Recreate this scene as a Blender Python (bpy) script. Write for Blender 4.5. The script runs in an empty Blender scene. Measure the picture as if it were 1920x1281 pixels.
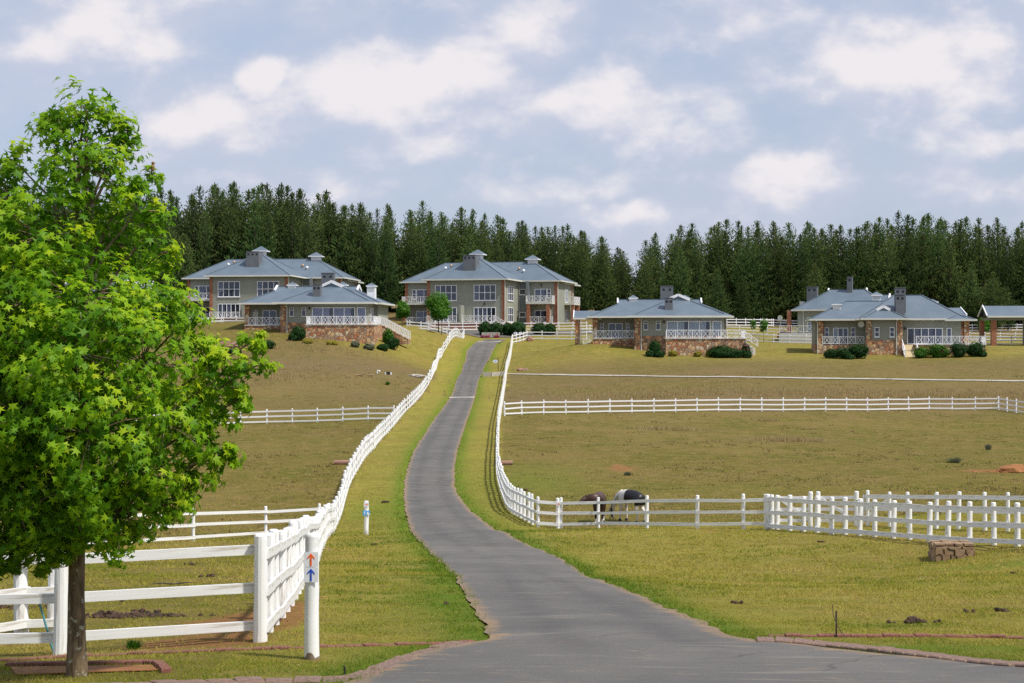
import bpy, bmesh, math, random
import numpy as np
from mathutils import Vector, Matrix, Quaternion

random.seed(7)
RNG = np.random.default_rng(11)
SC = bpy.context.scene
COL = SC.collection
R = math.radians

# ------------------------------------------------------------------ camera
F = 2900.0                      # focal length in photograph pixels (1920 wide)
CX, CY = 960.0, 640.5
cam = bpy.data.cameras.new('camera'); cam.sensor_width = 36.0; cam.lens = 36.0 * F / 1920.0
cam.clip_start = 0.5; cam.clip_end = 6000.0
camo = bpy.data.objects.new('camera', cam); COL.objects.link(camo)
camo.location = (0, 0, 0); camo.rotation_euler = (math.pi / 2, 0, 0)
SC.camera = camo

# ------------------------------------------------------------------ light
SUN_EL, SUN_AZ = R(55), R(120)            # azimuth clockwise from +Y (view direction)
S = Vector((math.sin(SUN_AZ) * math.cos(SUN_EL), math.cos(SUN_AZ) * math.cos(SUN_EL), math.sin(SUN_EL)))
sun = bpy.data.lights.new('sun', 'SUN'); sun.energy = 3.7; sun.angle = R(4.0); sun.color = (1.0, 0.955, 0.88)
suno = bpy.data.objects.new('sun', sun); COL.objects.link(suno)
suno.rotation_euler = (-S).to_track_quat('-Z', 'Y').to_euler()
SC.view_settings.view_transform = 'Standard'; SC.view_settings.look = 'None'
SC.view_settings.exposure = 0.3; SC.view_settings.gamma = 1.0; SC.view_settings.use_curve_mapping = False
SC.cycles.use_denoising = False; SC.cycles.max_bounces = 6; SC.cycles.transparent_max_bounces = 12

world = bpy.data.worlds.new('World'); SC.world = world; world.use_nodes = True
def build_world():
    nt = world.node_tree; nt.nodes.clear(); N = nt.nodes.new; L = nt.links.new
    def math_(op, a, b=None, c=None, clamp=False):
        n = N('ShaderNodeMath'); n.operation = op; n.use_clamp = clamp
        for i, v in enumerate((a, b, c)):
            if v is None: continue
            if isinstance(v, (int, float)): n.inputs[i].default_value = v
            else: L(v, n.inputs[i])
        return n.outputs[0]
    out = N('ShaderNodeOutputWorld'); bg = N('ShaderNodeBackground'); L(bg.outputs[0], out.inputs[0])
    sky = N('ShaderNodeTexSky'); sky.sky_type = 'NISHITA'; sky.sun_disc = False
    sky.sun_elevation = SUN_EL; sky.sun_rotation = SUN_AZ; sky.air_density = 1.0; sky.dust_density = 1.6; sky.ozone_density = 1.6
    tc = N('ShaderNodeTexCoord'); sep = N('ShaderNodeSeparateXYZ'); L(tc.outputs['Generated'], sep.inputs[0])
    ay = math_('ADD', math_('ABSOLUTE', sep.outputs[1]), 0.12)
    u = math_('DIVIDE', sep.outputs[0], ay); v = math_('DIVIDE', sep.outputs[2], ay)
    k = 1.12
    cmb = N('ShaderNodeCombineXYZ'); L(math_('MULTIPLY', u, k), cmb.inputs[0]); L(math_('MULTIPLY', v, k), cmb.inputs[1])
    P = cmb.outputs[0]
    def noise(scale, sx, sy, detail, rough, off=0.0, dist=0.0, src=None, dv=0.0):
        mp = N('ShaderNodeMapping'); L(src or P, mp.inputs[0]); mp.inputs['Scale'].default_value = (sx, sy, 1)
        mp.inputs['Location'].default_value = (off, off * .37 + dv, 0)
        n = N('ShaderNodeTexNoise'); n.inputs['Scale'].default_value = scale; n.inputs['Detail'].default_value = detail
        n.inputs['Roughness'].default_value = rough; n.inputs['Distortion'].default_value = dist
        L(mp.outputs[0], n.inputs['Vector']); return n.outputs['Fac']
    # domain warp
    wn = N('ShaderNodeTexNoise'); wn.inputs['Scale'].default_value = 14.0; wn.inputs['Detail'].default_value = 5; L(P, wn.inputs['Vector'])
    wsub = N('ShaderNodeVectorMath'); wsub.operation = 'SUBTRACT'; L(wn.outputs['Color'], wsub.inputs[0]); wsub.inputs[1].default_value = (.5, .5, .5)
    wsc = N('ShaderNodeVectorMath'); wsc.operation = 'SCALE'; L(wsub.outputs[0], wsc.inputs[0]); wsc.inputs['Scale'].default_value = 0.06
    wadd = N('ShaderNodeVectorMath'); wadd.operation = 'ADD'; L(P, wadd.inputs[0]); L(wsc.outputs[0], wadd.inputs[1])
    PW = wadd.outputs[0]
    blobs = [(740, 150, 200, 95, 1.0), (880, 165, 95, 60, .9), (400, 205, 150, 75, .75), (490, 130, 45, 45, .9), (215, 40, 150, 75, .8),
             (300, 30, 60, 50, .6), (1000, 45, 75, 75, .7), (1140, 200, 130, 75, .9), (1210, 170, 60, 35, .6), (1680, 130, 220, 95, .95),
             (1790, 110, 120, 85, .8), (1370, 140, 130, 70, .5), (1400, 40, 200, 55, .45), (1860, 235, 150, 40, .7), (1480, 340, 110, 40, .75),
             (1160, 412, 80, 30, .7), (900, 360, 220, 55, .35), (1830, 355, 130, 40, .5), (620, 60, 130, 60, .35), (1290, 245, 120, 35, .5),
             (900, 250, 260, 60, .5), (60, 85, 130, 40, .5)]
    acc = None
    for (bx, by, rx, ry, s) in blobs:
        sb = N('ShaderNodeVectorMath'); sb.operation = 'SUBTRACT'; L(PW, sb.inputs[0]); sb.inputs[1].default_value = ((bx - CX) / F, (CY - by) / F, 0)
        ml = N('ShaderNodeVectorMath'); ml.operation = 'MULTIPLY'; L(sb.outputs[0], ml.inputs[0]); ml.inputs[1].default_value = (F / rx, F / ry, 0)
        ln = N('ShaderNodeVectorMath'); ln.operation = 'LENGTH'; L(ml.outputs[0], ln.inputs[0])
        mr = N('ShaderNodeMapRange'); mr.interpolation_type = 'SMOOTHSTEP'; L(ln.outputs['Value'], mr.inputs['Value'])
        mr.inputs['From Min'].default_value = 1.7; mr.inputs['From Max'].default_value = 0.05
        mr.inputs['To Min'].default_value = 0; mr.inputs['To Max'].default_value = s
        acc = mr.outputs[0] if acc is None else math_('MAXIMUM', acc, mr.outputs[0])
    n1 = noise(6.0, 1.0, 2.1, 9, .55, 3.1, .1); n2 = noise(2.6, 1, 2.6, 4, .5, 9.3); n3 = noise(20.0, 1, 1.5, 9, .55, 1.7, .12); n3u = noise(20.0, 1, 1.5, 9, .55, 1.7, .12, dv=.022); n1u = noise(6.0, 1.0, 2.1, 9, .55, 3.1, .1, dv=.05); rel = math_('ADD', math_('MULTIPLY', math_('SUBTRACT', n3, n3u), 1.5), math_('MULTIPLY', math_('SUBTRACT', n1, n1u), 1.2))
    dens = math_('ADD', math_('MULTIPLY', acc, .42), math_('MULTIPLY', n1, 1.05))
    dens = math_('ADD', dens, math_('MULTIPLY', math_('SUBTRACT', n3, .5), .5))
    mask = N('ShaderNodeMapRange'); mask.interpolation_type = 'SMOOTHSTEP'; L(dens, mask.inputs['Value'])
    mask.inputs['From Min'].default_value = .30; mask.inputs['From Max'].default_value = .84
    lit = N('ShaderNodeMapRange'); lit.interpolation_type = 'SMOOTHSTEP'
    L(math_('ADD', math_('MULTIPLY', acc, .50), math_('ADD', math_('ADD', math_('MULTIPLY', n3, .55), math_('MULTIPLY', n1, .30)), math_('MULTIPLY', rel, .55))), lit.inputs['Value']); lit.inputs['From Min'].default_value = .42; lit.inputs['From Max'].default_value = .92
    ccol = N('ShaderNodeMix'); ccol.data_type = 'RGBA'; L(lit.outputs[0], ccol.inputs['Factor'])
    K = 10.0
    ccol.inputs['A'].default_value = (.475 * K, .505 * K, .61 * K, 1); ccol.inputs['B'].default_value = (.70 * K, .675 * K, .70 * K, 1)
    # clear-sky tint toward the hazy blue between the clouds
    hz = N('ShaderNodeMix'); hz.data_type = 'RGBA'; L(math_('ADD', math_('MULTIPLY', n2, .4), .45, clamp=True), hz.inputs['Factor'])
    L(sky.outputs[0], hz.inputs['A']); hz.inputs['B'].default_value = (.43 * K, .487 * K, .63 * K, 1)
    mix = N('ShaderNodeMix'); mix.data_type = 'RGBA'; L(mask.outputs[0], mix.inputs['Factor']); L(hz.outputs['Result'], mix.inputs['A']); L(ccol.outputs['Result'], mix.inputs['B'])
    L(mix.outputs['Result'], bg.inputs['Color']); bg.inputs['Strength'].default_value = 0.1
build_world()

# ------------------------------------------------------------------ materials
MATS = {}
def newmat(name):
    m = bpy.data.materials.new(name); m.use_nodes = True; MATS[name] = m
    nt = m.node_tree; b = nt.nodes['Principled BSDF']; return m, nt, b
def pmat(name, c1, c2=None, scale=8.0, rough=.6, bump=0.0, bscale=None, metal=0.0, detail=6, spec=.5, c3=None, s3=1.0, coords='Object', lo=.35, hi=.68):
    m, nt, b = newmat(name); N = nt.nodes.new; L = nt.links.new
    b.inputs['Roughness'].default_value = rough; b.inputs['Metallic'].default_value = metal
    b.inputs['Specular IOR Level'].default_value = spec
    tc = N('ShaderNodeTexCoord')
    if c2 is None: b.inputs['Base Color'].default_value = (*c1, 1)
    else:
        n = N('ShaderNodeTexNoise'); n.inputs['Scale'].default_value = scale; n.inputs['Detail'].default_value = detail; L(tc.outputs[coords], n.inputs['Vector'])
        r = N('ShaderNodeValToRGB'); r.color_ramp.elements[0].position = lo; r.color_ramp.elements[1].position = hi
        r.color_ramp.elements[0].color = (*c1, 1); r.color_ramp.elements[1].color = (*c2, 1); L(n.outputs['Fac'], r.inputs[0])
        src = r.outputs[0]
        if c3 is not None:
            n3 = N('ShaderNodeTexNoise'); n3.inputs['Scale'].default_value = s3; n3.inputs['Detail'].default_value = 8; n3.inputs['Roughness'].default_value = .65; L(tc.outputs[coords], n3.inputs['Vector'])
            mr = N('ShaderNodeMapRange'); L(n3.outputs['Fac'], mr.inputs['Value']); mr.inputs['From Min'].default_value = .56; mr.inputs['From Max'].default_value = .66
            mx = N('ShaderNodeMix'); mx.data_type = 'RGBA'; L(mr.outputs[0], mx.inputs['Factor']); L(src, mx.inputs['A']); mx.inputs['B'].default_value = (*c3, 1)
            src = mx.outputs['Result']
        L(src, b.inputs['Base Color'])
    if bump:
        n = N('ShaderNodeTexNoise'); n.inputs['Scale'].default_value = bscale or scale * 3; n.inputs['Detail'].default_value = 8; L(tc.outputs[coords], n.inputs['Vector'])
        bp = N('ShaderNodeBump'); bp.inputs['Strength'].default_value = bump; bp.inputs['Distance'].default_value = .02; L(n.outputs['Fac'], bp.inputs['Height']); L(bp.outputs[0], b.inputs['Normal'])
    return m

pmat('white_paint', (.86, .86, .85), (.78, .78, .76), 3.0, .55, .07, 14, c3=(.56, .53, .47), s3=1.6)
pmat('far_white', (.86, .86, .87), (.80, .80, .81), 2.0, .5)
pmat('rail_paint', (.85, .85, .84), (.76, .76, .75), 4.0, .55, .08, 20, c3=(.52, .46, .38), s3=2.3)
pmat('plaster', (.25, .26, .212), (.278, .286, .238), .8, .85, .15, 14)
pmat('plaster_shaded', (.16, .18, .19), (.19, .21, .22), .8, .85)  # darker copy of the plaster, the recess shade put into its colour
pmat('slate_plaster', (.115, .125, .14), (.145, .155, .17), 1.2, .85, .1, 12)
pmat('gutter', (.60, .60, .54), (.66, .66, .60), .7, .5)
pmat('brick_red', (.26, .095, .05), (.38, .16, .085), 3.0, .85, .4, 18, c3=(.30, .24, .19), s3=3.0)
pmat('dark_room', (.012, .014, .022), None, rough=.9)
pmat('curtain', (.13, .13, .16), (.20, .19, .22), 6.0, .9); pmat('curtain_mauve', (.27, .25, .31), (.35, .33, .38), 6.0, .9)
pmat('curtain_pale', (.42, .42, .38), (.50, .50, .45), 6.0, .9)
pmat('lamp_black', (.02, .02, .02), None, rough=.5)
pmat('steel', (.5, .5, .5), (.6, .6, .6), 3, .35, metal=.8)
pmat('copper_cowl', (.45, .28, .17), (.55, .38, .26), 5, .45, metal=.5)
pmat('asphalt_kerb', (.17, .105, .082), (.25, .165, .135), 5.0, .9, .5, 40, c3=(.34, .22, .12), s3=4.0)
pmat('clay_brick', (.17, .065, .045), (.27, .11, .075), 6.0, .9, .5, 40, c3=(.30, .19, .12), s3=5.0)
pmat('soil', (.22, .085, .026), (.34, .15, .05), 5.0, .95, .8, 25)
pmat('dung', (.035, .02, .012), (.09, .05, .028), 12.0, .95, .8, 40)
pmat('rock', (.24, .13, .09), (.37, .22, .16), 2.0, .9, .6, 9, c3=(.16, .12, .10), s3=2.0)
pmat('concrete', (.36, .335, .285), (.46, .43, .37), 1.2, .9, .3, 12)
pmat('pale_stone', (.34, .32, .27), (.46, .43, .37), 2.2, .9, .5, 10, c3=(.35, .15, .08), s3=1.3)
pmat('ramp', (.42, .33, .18), (.50, .40, .24), 2.0, .9)
pmat('teal_paint', (.05, .22, .24), (.08, .27, .29), 6, .5)
pmat('rust_wire', (.045, .035, .03), (.09, .06, .045), 20, .8)
pmat('orange_sign', (.90, .14, .015), None, rough=.45)
pmat('blue_sign', (.01, .075, .52), None, rough=.45)
pmat('cyan_sign', (.03, .32, .80), (.06, .40, .85), 5, .45)
pmat('sign_plate', (.72, .74, .78), (.78, .80, .83), 4, .45)
pmat('post_stain', (.16, .12, .08), (.26, .20, .14), 14, .9)
pmat('oval_sign', (.68, .70, .80), None, rough=.5)
pmat('oval_mark', (.16, .20, .48), None, rough=.5)
pmat('wood_dark', (.05, .045, .04), (.08, .07, .06), 10, .8)
pmat('bird_brown', (.20, .11, .05), (.34, .20, .10), 30, .8)
pmat('bird_dark', (.06, .035, .025), None, rough=.7)

def stone_mat(name, scale, pal, mortar, bump=.6):
    m, nt, b = newmat(name); N = nt.nodes.new; L = nt.links.new; b.inputs['Roughness'].default_value = .9
    tc = N('ShaderNodeTexCoord'); nz = N('ShaderNodeTexNoise'); nz.inputs['Scale'].default_value = scale * 1.3; L(tc.outputs['Object'], nz.inputs['Vector'])
    mxv = N('ShaderNodeMix'); mxv.data_type = 'VECTOR'; mxv.inputs['Factor'].default_value = .12; L(tc.outputs['Object'], mxv.inputs['A']); L(nz.outputs['Color'], mxv.inputs['B'])
    v1 = N('ShaderNodeTexVoronoi'); v1.inputs['Scale'].default_value = scale; L(mxv.outputs['Result'], v1.inputs['Vector'])
    v2 = N('ShaderNodeTexVoronoi'); v2.feature = 'DISTANCE_TO_EDGE'; v2.inputs['Scale'].default_value = scale; L(mxv.outputs['Result'], v2.inputs['Vector'])
    sp = N('ShaderNodeSeparateColor'); L(v1.outputs['Color'], sp.inputs[0])
    r = N('ShaderNodeValToRGB'); cr = r.color_ramp; cr.interpolation = 'CONSTANT'
    while len(cr.elements) < len(pal): cr.elements.new(.5)
    for i, c in enumerate(pal): cr.elements[i].position = i / len(pal); cr.elements[i].color = (*c, 1)
    L(sp.outputs[0], r.inputs[0])
    n = N('ShaderNodeTexNoise'); n.inputs['Scale'].default_value = scale * 5; n.inputs['Detail'].default_value = 6; L(tc.outputs['Object'], n.inputs['Vector'])
    mm = N('ShaderNodeMix'); mm.data_type = 'RGBA'; mm.blend_type = 'MULTIPLY'; mm.inputs['Factor'].default_value = .7; L(r.outputs[0], mm.inputs['A']); L(n.outputs['Color'], mm.inputs['B'])
    g = N('ShaderNodeMix'); g.data_type = 'RGBA'; g.blend_type = 'ADD'; g.inputs['Factor'].default_value = .35; L(mm.outputs['Result'], g.inputs['A']); L(r.outputs[0], g.inputs['B'])
    mr = N('ShaderNodeMapRange'); L(v2.outputs['Distance'], mr.inputs['Value']); mr.inputs['From Min'].default_value = .02; mr.inputs['From Max'].default_value = .09
    mo = N('ShaderNodeMix'); mo.data_type = 'RGBA'; L(mr.outputs[0], mo.inputs['Factor']); mo.inputs['A'].default_value = (*mortar, 1); L(g.outputs['Result'], mo.inputs['B'])
    L(mo.outputs['Result'], b.inputs['Base Color'])
    bp = N('ShaderNodeBump'); bp.inputs['Strength'].default_value = bump; bp.inputs['Distance'].default_value = .08; L(mr.outputs[0], bp.inputs['Height']); L(bp.outputs[0], b.inputs['Normal'])
stone_mat('field_stone', 2.6, [(.56, .29, .13), (.42, .17, .08), (.60, .40, .21), (.36, .24, .16), (.54, .33, .18), (.30, .15, .08), (.60, .48, .32)], (.17, .11, .075))
pmat('sandstone', (.24, .15, .085), (.40, .28, .165), 3.0, .9, .6, 14, c3=(.22, .13, .09), s3=2.6)

def roof_mat():
    m, nt, b = newmat('roof_metal'); N = nt.nodes.new; L = nt.links.new
    b.inputs['Roughness'].default_value = .5; b.inputs['Specular IOR Level'].default_value = .5
    tc = N('ShaderNodeTexCoord'); n = N('ShaderNodeTexNoise'); n.inputs['Scale'].default_value = .5; n.inputs['Detail'].default_value = 6; L(tc.outputs['Object'], n.inputs['Vector'])
    r = N('ShaderNodeValToRGB'); r.color_ramp.elements[0].color = (.100, .136, .172, 1); r.color_ramp.elements[1].color = (.128, .166, .205, 1); r.color_ramp.elements[0].position = .3; r.color_ramp.elements[1].position = .7
    L(n.outputs['Fac'], r.inputs[0]); L(r.outputs[0], b.inputs['Base Color'])
    w = N('ShaderNodeTexWave'); w.inputs['Scale'].default_value = 1.6; w.inputs['Distortion'].default_value = 0; L(tc.outputs['Object'], w.inputs['Vector'])
    bp = N('ShaderNodeBump'); bp.inputs['Strength'].default_value = .25; bp.inputs['Distance'].default_value = .03; L(w.outputs['Fac'], bp.inputs['Height']); L(bp.outputs[0], b.inputs['Normal'])
roof_mat()

def glass_mat():
    m, nt, b = newmat('window_glass'); nt.nodes.remove(b); N = nt.nodes.new; L = nt.links.new
    out = nt.nodes['Material Output']; tr = N('ShaderNodeBsdfTransparent'); tr.inputs[0].default_value = (.82, .86, .92, 1)
    gl = N('ShaderNodeBsdfGlossy'); gl.inputs['Roughness'].default_value = .03; gl.inputs['Color'].default_value = (.9, .95, 1, 1)
    mx = N('ShaderNodeMixShader'); mx.inputs[0].default_value = .05; L(tr.outputs[0], mx.inputs[1]); L(gl.outputs[0], mx.inputs[2]); L(mx.outputs[0], out.inputs[0])
glass_mat()

def leaf_mat(name, cols, trans=.35, rough=.5, rnd_obj=False, attr='Col', tint=(1, 1, 1)):
    """leaf shading: colour per leaf from a point attribute, light passing through"""
    m, nt, b = newmat(name); N = nt.nodes.new; L = nt.links.new; out = nt.nodes['Material Output']
    b.inputs['Roughness'].default_value = rough; b.inputs['Specular IOR Level'].default_value = .18
    a = N('ShaderNodeAttribute'); a.attribute_name = attr
    r = N('ShaderNodeValToRGB'); cr = r.color_ramp
    while len(cr.elements) < len(cols): cr.elements.new(.5)
    for i, c in enumerate(cols): cr.elements[i].position = i / (len(cols) - 1); cr.elements[i].color = (*c, 1)
    L(a.outputs['Fac'], r.inputs[0]); src = r.outputs[0]
    if rnd_obj:
        oi = N('ShaderNodeObjectInfo'); hs = N('ShaderNodeHueSaturation'); L(src, hs.inputs['Color'])
        mr = N('ShaderNodeMapRange'); L(oi.outputs['Random'], mr.inputs['Value']); mr.inputs['To Min'].default_value = .475; mr.inputs['To Max'].default_value = .515; L(mr.outputs[0], hs.inputs['Hue'])
        mv = N('ShaderNodeMath'); mv.operation = 'MULTIPLY'; L(oi.outputs['Random'], mv.inputs[0]); mv.inputs[1].default_value = 7.31
        fr = N('ShaderNodeMath'); fr.operation = 'FRACT'; L(mv.outputs[0], fr.inputs[0])
        m2 = N('ShaderNodeMapRange'); L(fr.outputs[0], m2.inputs['Value']); m2.inputs['To Min'].default_value = .75; m2.inputs['To Max'].default_value = 1.4; L(m2.outputs[0], hs.inputs['Value'])
        src = hs.outputs[0]
    L(src, b.inputs['Base Color'])
    tl = N('ShaderNodeBsdfTranslucent'); L(src, tl.inputs[0]); mx = N('ShaderNodeMixShader'); mx.inputs[0].default_value = trans
    L(b.outputs[0], mx.inputs[1]); L(tl.outputs[0], mx.inputs[2]); L(mx.outputs[0], out.inputs[0])
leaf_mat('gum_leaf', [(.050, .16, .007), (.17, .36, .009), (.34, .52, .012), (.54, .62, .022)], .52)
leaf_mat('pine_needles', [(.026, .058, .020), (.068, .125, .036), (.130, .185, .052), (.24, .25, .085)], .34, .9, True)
leaf_mat('young_leaf', [(.022, .085, .010), (.055, .175, .014), (.13, .28, .02)], .4)
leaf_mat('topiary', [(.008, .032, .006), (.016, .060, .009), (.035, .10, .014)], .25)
leaf_mat('yellow_bush', [(.14, .15, .02), (.30, .27, .03), (.45, .36, .04)], .3)
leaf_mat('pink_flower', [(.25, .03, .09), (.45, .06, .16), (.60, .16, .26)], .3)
leaf_mat('grass_blade', [(.105, .185, .014), (.25, .265, .028), (.395, .345, .060), (.46, .36, .105)], .42, .8)
leaf_mat('dry_tuft', [(.11, .10, .026), (.19, .15, .055), (.30, .22, .10)], .4, .8)
leaf_mat('straw', [(.33, .25, .10), (.44, .34, .155), (.52, .42, .21)], .45, .8)
leaf_mat('grey_shrub', [(.08, .10, .055), (.15, .17, .10), (.22, .23, .15)], .25, .8)

def bark_mat():
    m, nt, b = newmat('bark'); N = nt.nodes.new; L = nt.links.new; b.inputs['Roughness'].default_value = .95
    tc = N('ShaderNodeTexCoord'); mp = N('ShaderNodeMapping'); mp.inputs['Scale'].default_value = (22, 22, 5); L(tc.outputs['Object'], mp.inputs[0])
    n = N('ShaderNodeTexNoise'); n.inputs['Scale'].default_value = 1; n.inputs['Detail'].default_value = 8; L(mp.outputs[0], n.inputs['Vector'])
    r = N('ShaderNodeValToRGB'); r.color_ramp.elements[0].color = (.075, .05, .026, 1); r.color_ramp.elements[1].color = (.23, .165, .095, 1); r.color_ramp.elements[0].position = .35; r.color_ramp.elements[1].position = .7
    L(n.outputs['Fac'], r.inputs[0])
    v = N('ShaderNodeTexNoise'); v.inputs['Scale'].default_value = 11; v.inputs['Detail'].default_value = 3; L(tc.outputs['Object'], v.inputs['Vector'])
    mr = N('ShaderNodeMapRange'); L(v.outputs['Fac'], mr.inputs['Value']); mr.inputs['From Min'].default_value = .60; mr.inputs['From Max'].default_value = .64
    mx = N('ShaderNodeMix'); mx.data_type = 'RGBA'; L(mr.outputs[0], mx.inputs['Factor']); L(r.outputs[0], mx.inputs['A']); mx.inputs['B'].default_value = (.30, .30, .22, 1)
    L(mx.outputs['Result'], b.inputs['Base Color'])
    bp = N('ShaderNodeBump'); bp.inputs['Strength'].default_value = .8; bp.inputs['Distance'].default_value = .015; L(n.outputs['Fac'], bp.inputs['Height']); L(bp.outputs[0], b.inputs['Normal'])
bark_mat()
pmat('pine_bark', (.035, .026, .02), (.08, .06, .045), 4, .95)

def ground_mat():
    m, nt, b = newmat('meadow'); N = nt.nodes.new; L = nt.links.new; b.inputs['Roughness'].default_value = .95; b.inputs['Specular IOR Level'].default_value = .1
    tc = N('ShaderNodeTexCoord'); at = N('ShaderNodeAttribute'); at.attribute_name = 'Zone'; sp = N('ShaderNodeSeparateColor'); L(at.outputs['Color'], sp.inputs[0])
    def nz(scale, detail=8, rough=.6, sc=(1, 1, 1), src=None):
        mp = N('ShaderNodeMapping'); mp.inputs['Scale'].default_value = sc; L(tc.outputs['Object'], mp.inputs[0])
        n = N('ShaderNodeTexNoise'); n.inputs['Scale'].default_value = scale; n.inputs['Detail'].default_value = detail; n.inputs['Roughness'].default_value = rough; L(mp.outputs[0], n.inputs['Vector']); return n.outputs['Fac']
    def ramp(f, stops):
        r = N('ShaderNodeValToRGB'); cr = r.color_ramp
        while len(cr.elements) < len(stops): cr.elements.new(.5)
        for i, (p, c) in enumerate(stops): cr.elements[i].position = p; cr.elements[i].color = (*c, 1)
        L(f, r.inputs[0]); return r.outputs[0]
    def mix(f, a, bb):
        x = N('ShaderNodeMix'); x.data_type = 'RGBA'
        if isinstance(f, float): x.inputs['Factor'].default_value = f
        else: L(f, x.inputs['Factor'])
        L(a, x.inputs['A'])
        if isinstance(bb, tuple): x.inputs['B'].default_value = (*bb, 1)
        else: L(bb, x.inputs['B'])
        return x.outputs['Result']
    def rng(f, a, c, lo=0., hi=1.):
        x = N('ShaderNodeMapRange'); x.interpolation_type = 'SMOOTHSTEP'; L(f, x.inputs['Value']); x.inputs['From Min'].default_value = a; x.inputs['From Max'].default_value = c
        x.inputs['To Min'].default_value = lo; x.inputs['To Max'].default_value = hi; return x.outputs[0]
    def mul(a, bb):
        x = N('ShaderNodeMath'); x.operation = 'MULTIPLY'; L(a, x.inputs[0]); L(bb, x.inputs[1]); x.use_clamp = True; return x.outputs[0]
    def add(a, bb):
        x = N('ShaderNodeMath'); x.operation = 'ADD'; L(a, x.inputs[0]); L(bb, x.inputs[1]); x.use_clamp = True; return x.outputs[0]
    big = nz(.22, 6); mid = nz(1.1, 8); fine = nz(9, 8, .7); grain = nz(34, 4, .7); f4 = nz(3.6, 8, .7)
    lawn = ramp(mid, [(.28, (.145, .175, .016)), (.5, (.275, .248, .032)), (.72, (.36, .29, .062))])
    lawn = mix(rng(fine, .40, .68, 0, .75), lawn, (.36, .285, .085)); lawn = mix(rng(f4, .52, .66, 0, .85), lawn, (.225, .115, .042))
    lawn = mix(rng(nz(.16, 6, .65), .50, .64, 0, .5), lawn, (.30, .215, .06)); lawn = mix(rng(grain, .5, .68, 0, .6), lawn, (.11, .13, .018))
    field = ramp(big, [(.30, (.082, .088, .014)), (.5, (.122, .102, .022)), (.70, (.150, .108, .034))])
    field = mix(rng(mid, .44, .66, 0, .75), field, (.225, .155, .062)); field = mix(rng(f4, .50, .64, 0, .8), field, (.062, .064, .014)); field = mix(rng(nz(.07, 6, .65), .48, .62, 0, .55), field, (.205, .138, .055))
    field = mix(rng(fine, .54, .68, 0, .7), field, (.050, .042, .014))
    field = mix(rng(mid, .60, .35, 0, .0), field, (.1, .1, .02))
    green = ramp(fine, [(.3, (.085, .15, .010)), (.7, (.15, .215, .016))])
    straw = ramp(fine, [(.3, (.135, .092, .040)), (.7, (.215, .155, .078))])
    c = mix(sp.outputs[0], field, lawn)                       # R: mown lawn
    c = mix(mul(sp.outputs[1], rng(mid, .25, .6, .35, 1.)), c, green)            # G: lush green
    c = mix(mul(sp.outputs[2], rng(mid, .2, .6, .3, 1.)), c, straw)              # B: dry straw
    dirt = ramp(fine, [(.3, (.23, .095, .036)), (.7, (.34, .165, .075))])
    a2 = N('ShaderNodeAttribute'); a2.attribute_name = 'Dirt'
    thr = add(a2.outputs['Fac'], rng(mid, .55, .78, 0, .55))
    patch = mul(rng(thr, .42, .75), rng(fine, .28, .62, .25, 1.))
    c = mix(patch, c, dirt)
    L(c, b.inputs['Base Color'])
    hb = N('ShaderNodeMath'); hb.operation = 'MULTIPLY_ADD'; L(fine, hb.inputs[0]); hb.inputs[1].default_value = .6; L(grain, hb.inputs[2])
    bp = N('ShaderNodeBump'); bp.inputs['Strength'].default_value = .9; bp.inputs['Distance'].default_value = .06; L(hb.outputs[0], bp.inputs['Height']); L(bp.outputs[0], b.inputs['Normal'])
ground_mat()

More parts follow.
